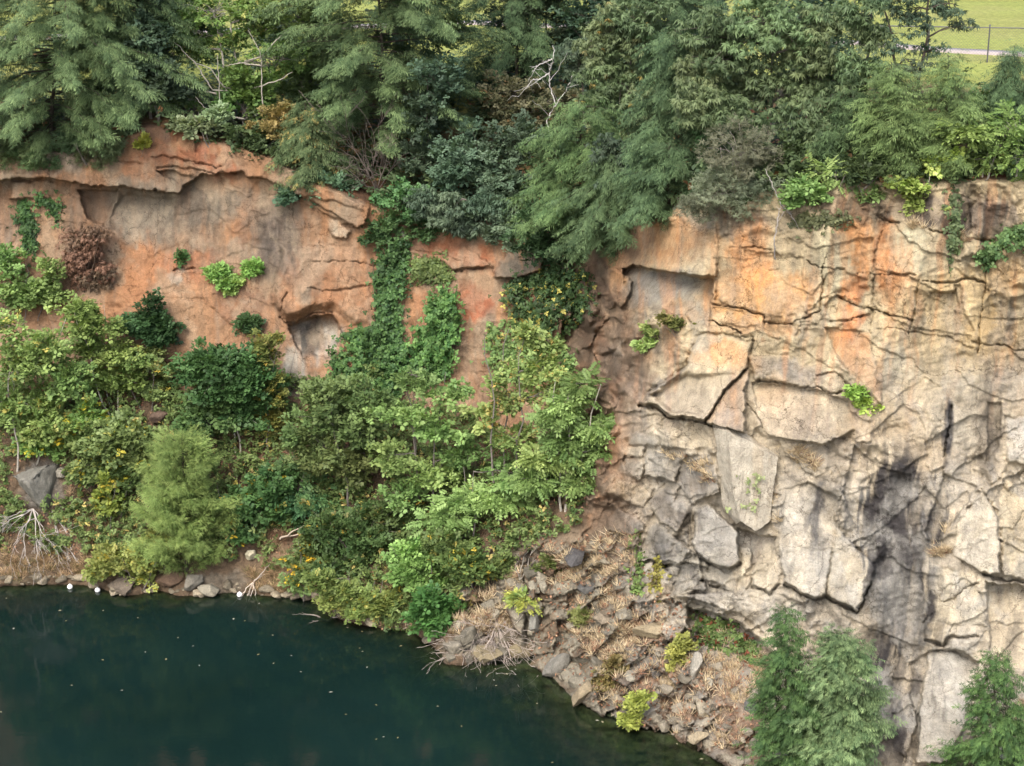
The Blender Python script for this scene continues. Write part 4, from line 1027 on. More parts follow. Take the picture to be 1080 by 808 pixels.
broad('broadleaf_tree', 'rounded grey-green tree at the rim under the dead twiggy tangle', 'tree', (508,222), [(490,160,30,24),(520,175,30,24),(478,185,24,20),(545,150,28,22),(535,195,18,18)], T=TB, cols=GRY, group=RIM, dens=6, bark='dark')
broad('broadleaf_tree', 'brownish thinning tree behind the grey-green rounded one', 'tree', (560,170), [(555,118,34,24),(590,108,26,22),(540,95,26,18)], T=TB, cols=((96,100,70),(150,142,104)), odd=(160,128,92), podd=.08, group=RIM, dens=4)
bush('rim_bush', 'small grey-green bush hanging at the rim above the grey jutting rock', (540,243), [(535,232,20,16),(520,248,14,10),(548,258,14,14)], cols=GRY, T=TB)
bush('rim_bush', 'dense mid-green bush draped over the rim right of the pale stone', (425,228), [(430,212,34,18),(405,238,20,18),(450,240,22,16),(390,250,12,12)], cols=((58,96,56),(112,146,84)), T=TB)
bush('rim_bush', 'dark bush with drooping leaves at the rim, right end of the orange brow', (345,190), [(340,190,34,13),(318,202,26,12),(360,205,18,12)], cols=((62,94,70),(134,164,124)), T=TB2)
bush('rim_bush', 'pale bush leaning out over the orange brow below the pale limbs', (225,148), [(208,133,24,9),(230,120,18,10)], cols=((112,142,92),(186,200,150)), T=TB2)
bush('rim_bush', 'golden-leaved bush on the rim beside the small grey-green evergreen', (290,158), [(290,130,22,15),(278,142,14,8)], cols=((112,112,60),(180,158,90)), T=TB, dens=6)
bush('rim_bush', 'low dark bush along the rim below the yellow-topped tree', (268,158), [(262,145,22,14),(300,158,20,12)], cols=DRK)
bush('rim_bush', 'grey twiggy thin-leaved shrub leaning over the orange wall top', (780,205), [(785,160,38,34),(760,200,34,26),(800,205,30,26),(742,215,18,20)], T=TT, cols=((98,110,84),(150,158,126)), bark='dead', dens=6, per=24, cr=.4, size=.8, tr=.06)
bush('rim_bush', 'bright compound-leaved bush at the rim above the thin ledge', (880,195), [(885,186,20,9),(862,182,9,8)], T=TP, cols=MIM, dens=7, per=8, size=.8)
bush('rim_bush', 'fresh green round bush overhanging the rim right of the twiggy shrub', (848,207), [(848,200,21,15)], T=TB2, cols=MIM, dens=10)
bush('rim_bush', 'green low bush on the rim under the light firs', (915,192), [(912,178,26,12),(955,184,24,10),(1000,186,26,10)], cols=DRK)
broad('sapling', 'yellow-green sapling leaning out from the rim on a bent grey stem', 'sapling', (975,200), [(992,168,16,9),(960,195,13,12),(965,215,12,10),(985,216,9,7)], T=TB2, cols=((140,170,60),(214,222,120)), bark='pale', tr=.03, dens=12, per=12, cr=.25)
bush('rim_bush', 'small green bush hanging below the rim left of the leaning sapling', (918,208), [(915,205,10,10)], T=TB2, cols=MID, dens=10)
bush('rim_bush', 'ferny dark bush under the olive tree at the rim', (735,185), [(742,165,20,16),(728,178,16,14),(748,140,16,8)], T=TP, cols=((56,104,62),(110,154,92)), dens=6, per=8, size=.8)
bush('rim_bush', 'shaded bush filling the rim below the wide olive tree', (830,188), [(820,165,40,18),(870,172,30,14)], cols=DRK, dens=6)
bush('rim_bush', 'tiny yellow bush on the orange brow', (149,158), [(150,152,5,7)], T=TB, cols=((150,170,60),(224,214,80)), dens=30, cr=.18, tr=.012)
bush('rim_bush', 'dark evergreen bush sagging below the rim at the left edge', (35,168), [(40,168,24,14),(10,160,26,16)], T=TT, cols=HEM, dens=8, per=26)
bush('rim_bush', 'low shrub hanging over the grey part of the brow', (95,165), [(95,165,24,12),(75,150,24,14),(110,150,24,12)], T=TT, cols=((62,86,56),(120,140,92)), dens=7, per=24)
bush('rim_bush', 'dull green bush clinging to the red soil right of the draped bush', (495,236), [(490,225,26,14),(470,232,16,10)], cols=((70,92,66),(120,138,100)))
limbs_px('dead_tree', 'white leafless forked limbs against the dark trees of the rim', 'dead tree', (590,182), [[(584,150),(576,128),(586,110),(597,96),(606,74)], [(586,112),(580,92),(579,76),(584,62),(584,48)], [(580,76),(570,84),(562,84),(556,92)], [(583,62),(574,66),(566,70),(561,76)]], -2.6, .04, (.48,.46,.43))
bare('dead_shrub', 'tangle of bare dark twigs under the large feathery evergreen', 'dead shrub', (398,200), [(370,150,-.8),(392,135,-.8),(412,150,-.6),(385,165,-1),(420,170,-.4),(365,178,-1)], r0=.035, col=(.17,.14,.12), sub=7, spread=.5, dy=-.5, fine=.008)
limbs_px('dead_tree', 'thin pale dead tree leaning on the orange wall below the twiggy shrub', 'dead tree', (817,268), [[(817,255),(820,230),(824,216),(815,195),(806,178)], [(824,216),(832,224),(838,232)]], -.35, .03, (.36,.33,.3))
for nm, base, lobes, kw in [
    ('shaggy olive tree hanging over the rim between the two ragged evergreens', (665,215), [(665,190,30,20),(690,175,26,18),(640,165,26,18),(672,220,20,14)], dict(T=TD, cols=OLVD, droop=.4)),
    ('leafy green tree between the large feathery evergreen and the grey-green rounded tree', (455,205), [(450,120,28,26),(462,80,26,26),(440,165,24,20)], dict(T=TB, cols=OLVD)),
    ('leafy olive tree crowding the rim behind the twiggy shrub', (770,185), [(765,120,34,24),(735,105,26,22),(800,135,30,20)], dict(T=TD, cols=OLV, droop=.3)),
    ('mottled tree beside the white forked limbs', (615,170), [(612,60,26,24),(632,140,24,20),(600,150,24,18)], dict(T=TD, cols=OLVD, droop=.3)),
    ('leafy tree in front of the fence between the wide olive tree and the light firs', (908,165), [(905,75,24,22),(895,110,22,18),(918,45,18,16),(905,12,26,22),(938,78,16,12)], dict(T=TD, cols=OLV, droop=.3)),
    ('rounded leafy tree behind the bright saplings at the right rim', (1040,165), [(1035,110,26,20),(1060,125,22,18)], dict(T=TB2, cols=MID)),
    ('pale-leaved tree behind the upper left evergreens, against the yellow-topped tree', (168,128), [(150,30,26,22),(172,88,18,22),(140,60,22,20)], dict(T=TB2, cols=GRY)),
    ]:
    broad('broadleaf_tree', nm, 'tree', base, lobes, group=RIM, dens=5, per=15, dy=-.5, **kw)
broad('broadleaf_tree', 'dark tree hanging down the wall between the grey jutting rock and the ragged evergreen', 'tree', (590,240), [(585,225,28,22),(575,262,26,20),(605,275,24,20),(560,240,18,18),(625,262,18,18)], T=TB, cols=((52,78,48),(108,136,82)), group=RIM, dens=7, per=16, dy=-1.2)
broad('broadleaf_tree', 'olive-leaved tree draped over the rim above the red rock', 'tree', (470,228), [(468,222,24,16),(492,238,20,14),(445,215,18,14),(512,215,18,14)], T=TD, cols=OLVD, group=RIM, dens=6, dy=-.8, droop=.4)
# ---- plants on the left bank
broad('mimosa_tree', 'fern-leaved tree with bright layered crown in front of the rock corner', 'tree', (600,535), [(600,466,22,10),(628,446,20,11),(572,484,20,9),(612,502,26,9),(640,476,14,12),(590,438,20,10),(626,488,18,8),(560,505,16,8),(606,425,16,9),(645,455,12,9),(632,515,14,7),(615,405,12,8)],
      T=TP, cols=MIM, bark='pale', tr=.06, stems=3, dens=9, per=13, cr=.3, deep=.9)
broad('mimosa_tree', 'fern-leaved tree with yellowing crown left of the brightest one', 'tree', (540,540), [(545,420,24,13),(568,388,24,14),(512,440,22,12),(540,462,26,10),(588,412,18,12),(556,352,18,12),(530,395,16,10),(580,360,14,9)],
      T=TB2, cols=((100,130,62),(172,194,106)), odd=(200,178,104), podd=.10, bark='grey', stems=3, tr=.06, dens=8, per=13, cr=.32)
broad('mimosa_tree', 'spreading light green tree in the middle of the bank', 'tree', (450,560), [(440,398,22,12),(418,440,28,12),(462,452,28,12),(408,482,28,12),(455,502,28,12),(492,478,22,11),(430,524,24,10),(478,418,20,12)],
      T=TB2, cols=MIM, bark='grey', stems=3, tr=.06, dens=7, per=12, cr=.4)
broad('broadleaf_tree', 'mid-green tree at the foot of the wall below the grey hollow', 'tree', (370,540), [(345,420,28,22),(370,450,34,24),(335,470,30,22),(365,490,34,20),(320,450,16,16),(390,420,22,20)], T=TB2, cols=MID, tr=.06, stems=2, dens=6, per=16)
broad('mimosa_tree', 'tall fern-leaved tree at the lower edge of the middle thicket', 'tree', (500,580), [(500,530,26,10),(468,546,24,10),(532,524,20,11),(546,500,20,10),(480,570,12,8)], T=TP, cols=MIM, bark='grey', stems=2, tr=.05, dens=7, per=12)
broad('broadleaf_tree', 'dark green round tree on two pale trunks under the orange slab', 'tree', (250,480), [(235,395,34,26),(215,385,26,20),(255,425,32,24),(225,430,30,24),(268,395,24,26),(205,445,18,16)], T=TB2, cols=((52,92,46),(112,150,80)), bark='pale', tr=.05, stems=2, dens=7, per=18)
bush('bush', 'yellow-flecked bush against the wall between the dark tree and grey hollow', (278,470), [(280,370,16,22),(288,410,14,26),(285,445,16,20)], cols=((96,116,52),(164,158,72)), odd=(196,170,84), podd=.12, group=BNK)
broad('broadleaf_tree', 'yellow-green tree at the left edge of the bank', 'tree', (20,495), [(20,385,30,22),(50,365,28,16),(15,420,30,20),(60,400,30,18),(45,440,30,20),(5,345,20,12)], T=TB2, cols=((98,132,60),(168,190,100)), odd=(204,192,106), podd=.06, bark='pale', stems=2, tr=.05, dens=6.5, per=14)
broad('broadleaf_tree', 'light green tree on slim pale stems left of the dark round shrub', 'tree', (125,440), [(95,345,24,16),(110,370,28,16),(140,378,22,12),(80,325,22,14),(130,400,24,14),(95,395,22,14)], T=TB2, cols=BRI, bark='pale', stems=3, tr=.035, dens=6.5, per=14)
broad('broadleaf_tree', 'light green sapling high on the left edge under the hanging vine', 'tree', (25,350), [(20,308,26,13),(45,312,18,9),(8,280,14,16),(55,290,12,12)], T=TB2, cols=MIM, bark='grey', tr=.03, stems=2, dens=8, per=14)
bush('bush', 'dark round bush against the orange slab', (158,385), [(150,342,24,14),(165,352,18,16),(158,322,8,12)], cols=((40,76,44),(88,124,70)), T=TB2, group=BNK, dens=9)
bush('bush', 'yellowing bush below the dark round one', (160,425), [(155,385,22,16),(165,405,14,16)], cols=MID, odd=(206,192,90), podd=.1, group=BNK)
bush('bush', 'leafy bush to the left of the light juniper', (125,530), [(115,470,30,20),(140,460,26,18),(100,490,24,18),(125,500,22,14),(150,490,12,16)], cols=MID, odd=(196,186,70), podd=.06, T=TB2, group=BNK)
bush('bush', 'bright bush above the grey boulder on the left bank', (70,490), [(65,455,28,14),(95,440,22,14),(40,470,20,10)], cols=BRI, odd=(220,200,70), podd=.12, T=TB2, group=BNK)
bush('bush', 'narrow bush with yellow leaves right of the grey boulder', (112,560), [(112,530,13,16),(118,508,10,10)], cols=((96,130,50),(176,186,70)), odd=(214,196,80), podd=.12, T=TB2, group=BNK)
bush('bush', 'low yellowish bush at the water edge by the juniper', (140,612), [(125,592,22,14),(150,585,22,16),(105,600,13,10),(155,606,13,8)], cols=((112,138,60),(196,192,96)), odd=(218,196,84), podd=.12, T=TB, group=BNK, dens=9)
bush('bush', 'sparse yellow bush in front of the light juniper', (172,600), [(175,570,13,12),(165,560,10,8)], cols=YEL, T=TB, group=BNK)
conifer('juniper', 'pale feathery cone-shaped juniper on the left bank', 'juniper', (197,602), (192,460), 56, T=TSJ, cols=((98,128,56),(156,176,88)), boughs=130, per=26, shape=.5, droop=-.2, rise=.35, size=.9, h0=.04)
bush('bush', 'dark broad bush right of the juniper', (265,565), [(265,530,28,22),(285,515,26,18),(250,555,22,14),(300,540,20,14)], cols=((50,88,46),(108,146,76)), odd=(200,170,60), podd=.05, T=TB2, group=BNK)
bush('bush', 'ferny bush below the dark round tree', (300,535), [(318,510,24,14),(340,525,26,16),(300,495,20,14)], cols=((62,104,56),(128,160,92)), T=TP, per=9, size=.8, group=BNK)
bush('bush', 'tangled green bush under the middle thicket', (385,590), [(380,560,36,24),(345,555,26,20),(415,550,34,22),(360,590,30,18)], cols=((62,94,46),(122,148,78)), odd=(196,170,80), podd=.05, group=BNK)
bush('bush', 'bright green bush above the shore left of the straw-topped rock', (445,630), [(440,600,26,20),(460,620,18,16),(435,580,18,10)], cols=((88,134,58),(156,194,98)), T=TB2, group=BNK)
bush('bush', 'dark green bush trailing to the water beside the straw-topped rock', (458,672), [(458,645,17,24),(466,660,9,14),(445,650,12,16)], cols=((44,92,40),(108,160,74)), T=TB2, group=BNK, dens=9)
bush('bush', 'low yellow-flecked bush along the shore in the middle', (385,655), [(380,635,26,14),(410,640,24,14),(350,630,20,14),(340,612,16,14)], cols=((80,110,48),(150,164,80)), odd=(204,190,90), podd=.06, group=BNK)
bush('bush', 'leafy creeping bush over the slope left of the straw-topped rock', (500,620), [(490,590,34,16),(520,600,20,14),(470,580,26,14)], cols=((66,96,44),(128,148,76)), odd=(206,186,80), podd=.08, group=BNK)
bush('bush', 'ragged bush on the slope below the juniper and the pale stone', (325,630), [(325,590,16,18),(318,610,12,12),(332,570,18,12)], cols=MID, odd=(214,180,60), podd=.12, group=BNK)
bush('bush', 'star-leaved dark plant in the thicket below the dark round tree', (318,545), [(317,528,14,9)], T=TP, cols=((44,84,52),(90,130,80)), dens=14, per=10, size=.9)
# ---- creepers
creeper('ivy_creeper', 'dark ivy column hanging down the orange wall', [(398,250),(428,252),(430,300),(424,350),(432,395),(400,410),(385,370),(396,320)], 2600, IVYC, .35)
creeper('ivy_creeper', 'bright ivy mound on the wall right of the dark ivy column', [(455,312),(476,308),(484,335),(482,380),(470,400),(450,405),(428,400),(430,360),(448,345)], 2800, ((50,98,44),(122,166,80)), .6, size=1.05)
creeper('ivy_creeper', 'ivy mat spreading from the foot of the dark column', [(365,345),(398,350),(430,400),(420,440),(380,440),(340,420),(350,380)], 2600, ((46,88,42),(112,150,74)), .5)
creeper('ivy_creeper', 'yellow-flecked dark creeper below the ragged hanging evergreen', [(535,300),(580,282),(625,290),(628,325),(600,345),(575,352),(540,330)], 2600, ((40,70,38),(90,116,62)), .5, odd=(196,186,80), podd=.08)
creeper('ivy_creeper', 'light green creeper above the yellowing fern-leaved tree', [(515,345),(560,328),(590,350),(610,385),(590,410),(540,405),(512,380)], 1500, ((84,120,60),(150,178,96)), .35, odd=(206,190,90), podd=.05)
creeper('ivy_creeper', 'hanging vine on the wall under the brow near the left edge', [(18,212),(32,214),(40,240),(36,275),(26,262),(20,235)], 360, IVYC, .15)
creeper('ivy_creeper', 'thin vine trailing under the small brow tier', [(38,203),(60,212),(64,222),(60,250),(55,222),(38,212)], 180, IVYC, .12)
creeper('ivy_creeper', 'olive creeper patch on red rock right of the dark ivy column', [(435,272),(470,272),(478,292),(465,302),(440,300)], 420, ((76,100,46),(120,136,70)), .15)
creeper('ivy_creeper', 'vine trailing diagonally down the wall top at the right edge', [(1084,232),(1084,252),(1062,262),(1036,278),(1028,272),(1050,256),(1070,240)], 800, ((60,96,52),(120,150,84)), .2)
creeper('ivy_creeper', 'thin creeper hanging from the rim left of the grey lobe', [(1000,205),(1014,206),(1014,240),(1004,270),(1000,290),(994,265),(1000,235)], 340, ((76,98,60),(128,144,92)), .1)
creeper('ivy_creeper', 'mossy creeper strip under the rim right of the fresh green bush', [(838,226),(900,228),(902,234),(840,236)], 380, ((84,92,58),(130,134,90)), .08)
creeper('ivy_creeper', 'thin green vine on the cracked grey blocks', [(668,580),(676,560),(680,590),(676,625),(668,630)], 260, ((90,120,60),(150,176,90)), .12)
creeper('ivy_creeper', 'yellowish vine tuft beside the thin vine on the grey blocks', [(688,588),(698,592),(698,620),(690,625)], 160, ((130,130,50),(190,180,80)), .12)
creeper('ivy_creeper', 'green and rusty creeper in the grassy alcove', [(738,652),(776,662),(798,685),(792,696),(760,680),(735,678)], 900, ((70,104,48),(134,156,80)), .25, odd=(150,84,60), podd=.12)
creeper('ivy_creeper', 'sprig of vine on the pale leaning slab', [(780,512),(786,508),(800,500),(802,508),(788,520),(786,528),(778,530)], 90, ((140,158,96),(180,190,130)), .55)
# ---- little plants rooted in the walls
for nm, base, lobes, kw in [
    ('bright green plant in the crack under the tan panel', (905,424), [(903,412,8,6),(915,424,12,8)], dict(cols=((120,164,50),(196,226,100)))),
    ('bright plant with broad leaves on the orange slab', (238,306), [(232,290,11,9),(242,302,12,9)], dict(cols=((104,156,60),(180,214,110)))),
    ('small upright bright plant on the orange slab', (268,292), [(267,283,6,10)], dict(cols=((104,160,60),(176,216,104)))),
    ('small dark bush on the wall above the dark round tree', (266,352), [(264,342,14,8)], dict(cols=((50,86,48),(96,130,74)))),
    ('tiny dark tuft on the pale scar of the left wall', (192,276), [(192,271,4,6)], dict(cols=IVYC)),
    ('sprawling light plant on the shaded corner wall', (690,358), [(690,348,14,5),(680,362,10,5),(700,368,6,5)], dict(cols=((110,140,66),(170,190,104)))),
    ('mossy tuft on the ledge at the foot of the grey hollow', (718,345), [(716,339,9,4),(700,332,6,4)], dict(cols=((90,104,46),(140,140,70)))),
    ('fern-like plant with golden lower leaves on the shore rock', (553,640), [(553,633,12,7)], dict(cols=((96,130,60),(190,184,70)), T=TP, per=9, size=.7)),
    ('bright plant at the foot of the talus beside the water', (664,762), [(664,756,11,7),(672,740,8,8)], dict(cols=((140,164,56),(200,206,90)))),
    ('yellow-green bush on the talus below the straw tufts', (715,700), [(715,693,9,11),(722,680,7,5)], dict(cols=((130,136,54),(186,184,84)))),
    ('weedy reddish bush on the talus slope', (640,725), [(640,715,14,12),(650,700,10,10)], dict(cols=((110,110,60),(170,150,90)), odd=(140,100,76), podd=.15)),
    ('small weed on the straw ledge under the grey blocks', (618,660), [(615,652,13,7),(655,655,9,7)], dict(cols=((96,112,54),(150,150,84)))),
    ('low green plant at the head of the shore rock cleft', (590,600), [(575,595,12,8),(592,602,10,7)], dict(cols=((96,116,52),(150,160,84)))),
    ]:
    bush('cliff_plant', nm, base, lobes, **{**dict(T=TB, cat='plant', dens=22, per=14, cr=.22, tr=.012), **kw})
broad('willow_shrub', 'brown withered shrub hanging on the left wall', 'dead shrub', (90,300), [(90,275,26,30),(85,250,18,16),(100,295,22,16)], T=TD, cols=((110,84,64),(156,126,100)), bark='brown', tr=.03, stems=5, dens=7, per=12, droop=.8, size=.8, limbk=.9, parts=('stem', 'foliage'))
# ---- leafless brush
bare('dead_shrub', 'bleached leafless branches fanning down the left bank', 'dead shrub', (36,535), [(2,555,-.9),(14,575,-1.2),(24,590,-1.4),(38,590,-1.3),(50,570,-1.2),(60,578,-.8),(8,545,-.7)], r0=.035, col=(.42,.38,.34), sub=5, spread=.5, dy=-.2)
bare('dead_shrub', 'grey bare stems beside the bleached branches, above the shore', 'dead shrub', (56,538), [(70,560,-.6),(66,575,-.8),(82,605,-1)], r0=.03, col=(.5,.46,.42), sub=3, spread=.3, dy=-.2)
bare('dead_shrub', 'brush of bleached roots fanning from the straw-topped rock to the water', 'dead shrub', (524,655), [(478,690,-.7),(486,705,-.9),(560,704,-.6),(556,690,-.5),(500,660,-.5),(540,665,-.5),(495,715,-1.1),(503,722,-1.3),(512,720,-1.4),(522,722,-1.5),(532,722,-1.4),(542,718,-1.3),(552,716,-1.1),(498,705,-.9),(488,680,-.6),(548,700,-.7),(516,700,-1.3),(508,690,-1.1),(530,705,-1.4)],
     r0=.03, col=(.42,.36,.31), sub=7, spread=.75, dy=-.25, fine=.008)
bare('dead_shrub', 'dry bent sticks leaning into the water near the white float', 'dead shrub', (268,612), [(258,640,-.5),(262,634,-.5),(272,638,-.6),(252,630,-.3),(280,600,-.1)], r0=.03, col=(.5,.43,.36), sub=3, spread=.35, dy=-.2)
bare('fallen_log', 'thin forked log lying across the slope above the pale stone', 'log', (296,566), [(330,560,-.3),(318,556,-.2)], r0=.05, col=(.42,.34,.27), sub=1, spread=.2, gen=1, dy=-.25)
bare('fallen_log', 'driftwood branch lying at the shore below the flecked bush', 'log', (345,650), [(322,648,-.3),(366,648,-.2),(330,655,-.6)], r0=.06, col=(.3,.26,.22), sub=2, spread=.3, gen=1, dy=-.4)
bare('dead_shrub', 'bare crooked stem at the head of the shore rock', 'dead shrub', (548,610), [(552,588,-.1),(562,580,-.1),(545,594,-.3)], r0=.035, col=(.42,.38,.32), sub=2, spread=.3, gen=1, dy=-.15)
# ---- young firs in the lower right corner
conifer('fir_tree', 'dark green fir, left one of the pair at the foot of the stained wall', 'fir', (836,822), (828,640), 50, T=TSF, cols=((46,78,40),(104,138,70)), boughs=75, per=26, shape=.8, rise=.22, droop=.25, size=.9)
conifer('fir_tree', 'paler green fir, right one of the pair at the foot of the stained wall', 'fir', (878,830), (886,668), 50, T=TSF, cols=((66,96,56),(146,172,110)), boughs=120, per=28, shape=.38, rise=.22, droop=.25, size=.8, dy=-.5)
conifer('fir_tree', 'bright green fir with layered boughs in the lower right corner', 'fir', (1055,845), (1052,688), 62, T=TSF, cols=((44,78,38),(106,142,68)), boughs=75, per=24, shape=.75, rise=.15, droop=.22, size=.9)

# ------------------------------------------------------------------ loose stones
def stone(seed, size, cuts=14):
    r = np.random.default_rng(seed)
    n = 900; k = np.arange(n) + .5
    ph = np.arccos(1 - 2 * k / n); th = math.pi * (1 + 5 ** .5) * k
    import bmesh
    bm = bmesh.new(); bmesh.ops.create_icosphere(bm, subdivisions=4, radius=1.0)
    P = np.array([v.co[:] for v in bm.verts])
    for _ in range(cuts):
        nv = unit(r.standard_normal(3)); d = .45 + .35 * r.random()
        P = P - np.maximum(0, P @ nv - d)[:, None] * nv
    P = P * np.asarray(size) + .02 * np.min(size) * r.standard_normal(P.shape)
    fq = np.array([[v.index for v in f.verts] for f in bm.faces]); bm.free()
    return P, fq

def rock(name, label, px, py, w, h, d=None, col=(160, 152, 142), rot=0., seed=None, group=None, cat='rock', sink=.25, dy=0.0):
    b = at(px, py); k = np.linalg.norm(b - CAM) / F
    seed = seed if seed is not None else int(px * 7 + py)
    P, fq = stone(seed, (w * k, (d or (w + h) / 2) * k, h * k))
    c, s = math.cos(rot), math.sin(rot)
    P = P @ np.array([[c, 0, s], [0, 1, 0], [-s, 0, c]])
    cc = lin(col) * K_ALB * np.array([1.0, 1.0, .92])
    o = obj(name, mesh_data(name, P, fq, np.tile(cc, (len(P), 1)), M_STONE), None, b + np.array([0, -(1 - 2 * sink) * (d or (w + h) / 2) * k * .6 + dy, h * k * .1]))
    return tag(o, label, cat, group)

rock('boulder', 'big dark grey boulder on the left bank under the bright bush', 40, 514, 34, 30, 26, (150,147,142), .45, seed=77, sink=.62)
rock('boulder', 'pale angular stone beside the big grey boulder', 64, 500, 7, 7, None, (178,172,164))
rock('boulder', 'cream stone pile on the slope above the shore, right of the juniper', 264, 586, 7, 10, None, (222,214,192))
rock('boulder', 'dark rounded boulder at the waterline under the juniper', 130, 618, 20, 11, None, (134,122,112))
rock('boulder', 'grey slanting boulder at the waterline right of the juniper', 205, 612, 14, 11, None, (150,144,136), .5)
rock('boulder', 'pale flat boulder at the waterline left of the white float', 222, 620, 14, 8, None, (186,178,164), -.3)
rock('boulder', 'brown boulder at the waterline between juniper and grey boulder', 178, 608, 18, 10, None, (140,116,100), .2)
rock('boulder', 'pale pillar stone standing on the talus', 732, 706, 8, 21, 8, (198,192,184), -.2)
rock('boulder', 'long pale stone leaning on the lower talus', 741, 752, 8, 16, 8, (204,194,178), .35)
rock('boulder', 'dark grey five-sided stone beside the left fir', 793, 747, 11, 10, None, (140,138,140))
rock('boulder', 'white wedge stone below the pale pillar', 748, 720, 8, 6, None, (214,210,202), .4)
rock('boulder', 'pale stone on the grassy talus, pointed downward', 664, 713, 10, 8, None, (186,180,168), .2)
rock('boulder', 'dark slanting stone right of the pointed pale stone', 692, 708, 12, 9, None, (128,124,124), -.6)
rock('boulder', 'small twin-faced stone in the lower talus left of the pale pillar', 676, 733, 9, 7, None, (180,170,156))
rock('boulder', 'square pale stone at the waterline foot of the talus', 700, 764, 9, 8, None, (192,182,168))
rock('boulder', 'flat pale stone at the waterline right of the square one', 716, 768, 9, 7, None, (176,168,158), .5)
rock('boulder', 'tan stone overhanging the water at the end of the talus', 736, 776, 12, 7, None, (196,180,156), .4)
rock('boulder', 'dark stone on the slope above the straw-topped rock', 607, 588, 16, 11, None, (112,110,114), .3)
rock('boulder', 'grey stone wedged in the cleft of the straw-topped rock', 548, 622, 11, 9, None, (160,154,146))
rock('boulder', 'upright grey stone below the fern-like plant', 563, 655, 7, 16, None, (164,162,158))
rock('boulder', 'dark stone among straw under the grey blocks', 617, 620, 14, 7, None, (120,118,118), .1)
rock('boulder', 'brown stone low in the bushes of the left bank', 168, 438, 14, 7, None, (130,110,100), .6)
rock('boulder', 'white small stone in the red soil at the rim', 426, 248, 4, 4, None, (214,208,202))
rock('boulder', 'blocky grey ledge rising from the water at the left end of the spur', 482, 684, 15, 18, 16, (168,160,148), .05, sink=.45)
rock('boulder', 'broad tan ledge block under the bleached roots', 512, 692, 20, 12, 16, (178,164,138), -.05, sink=.45)
rock('boulder', 'squared ledge stone right of the bleached roots', 548, 690, 13, 11, 12, (170,156,130), .1, sink=.45)
rock('boulder', 'long grey slanting slab dipping into the water below the spur cleft', 585, 705, 13, 24, 12, (152,148,142), -.6, sink=.5)
rock('boulder', 'tan slanting slab at the waterline below the long grey one', 612, 735, 12, 20, 12, (180,164,140), -.7, sink=.5)
rock('boulder', 'big half-buried tan block under the overhanging arch of the right wall', 692, 665, 26, 13, 16, (188,172,146), .1, sink=.5)
rock('boulder', 'weathered outcrop above the spur, beside the dark stone', 640, 655, 18, 10, 14, (170,156,140), -.15, sink=.5)
rg = np.random.default_rng(5)
for k in range(110):
    t_ = rg.random(); px = 690 + 110 * rg.random(); py = np.interp(px, [690, 760, 800], [772, 802, 822]) - 6 - 100 * rg.random() ** 1.4
    if px < 720 and py < 690: continue
    s = 2.2 + 6 * rg.random() ** 2
    rock('rubble_stone', 'small angular rubble stone lying on the lower right talus', px, py, s * (.8 + .6 * rg.random()), s * .8, None,
         tuple(np.array([184, 174, 160]) * (.75 + .35 * rg.random())), rg.normal() * .5, 1000 + k % 9, 'rubble on the lower right talus')
for k in range(90):
    px = 2 + 455 * rg.random(); py = np.interp(px, SHORE[:, 0], SHORE[:, 1]) - 1 - 9 * rg.random()
    s = 2.0 + 7.0 * rg.random() ** 2
    rock('shore_stone', 'small stone along the waterline of the left bank', px, py, s * (.8 + .7 * rg.random()), s * .7, None,
         tuple(np.array([176, 164, 146]) * (.7 + .45 * rg.random())), rg.normal() * .4, 1000 + k % 9, 'stones along the left waterline')

for k in range(40):
    px = 475 + 200 * rg.random(); lo = float(np.interp(px, [475, 560, 600, 640, 675], [694, 696, 725, 750, 765])); hi = float(np.interp(px, [475, 520, 560, 675], [660, 620, 575, 570]))
    py = hi + (lo - hi) * rg.random()
    s = 4 + 9 * rg.random() ** 1.6
    rock('ledge_stone', 'angular grey stone among dry growth on the rocky spur', px, py, s * (.8 + .7 * rg.random()), s * .8, None,
         tuple(np.array([178, 170, 156]) * (.68 + .42 * rg.random())), rg.normal() * .5, 1000 + k % 9, 'stones on the rocky spur', sink=.5)

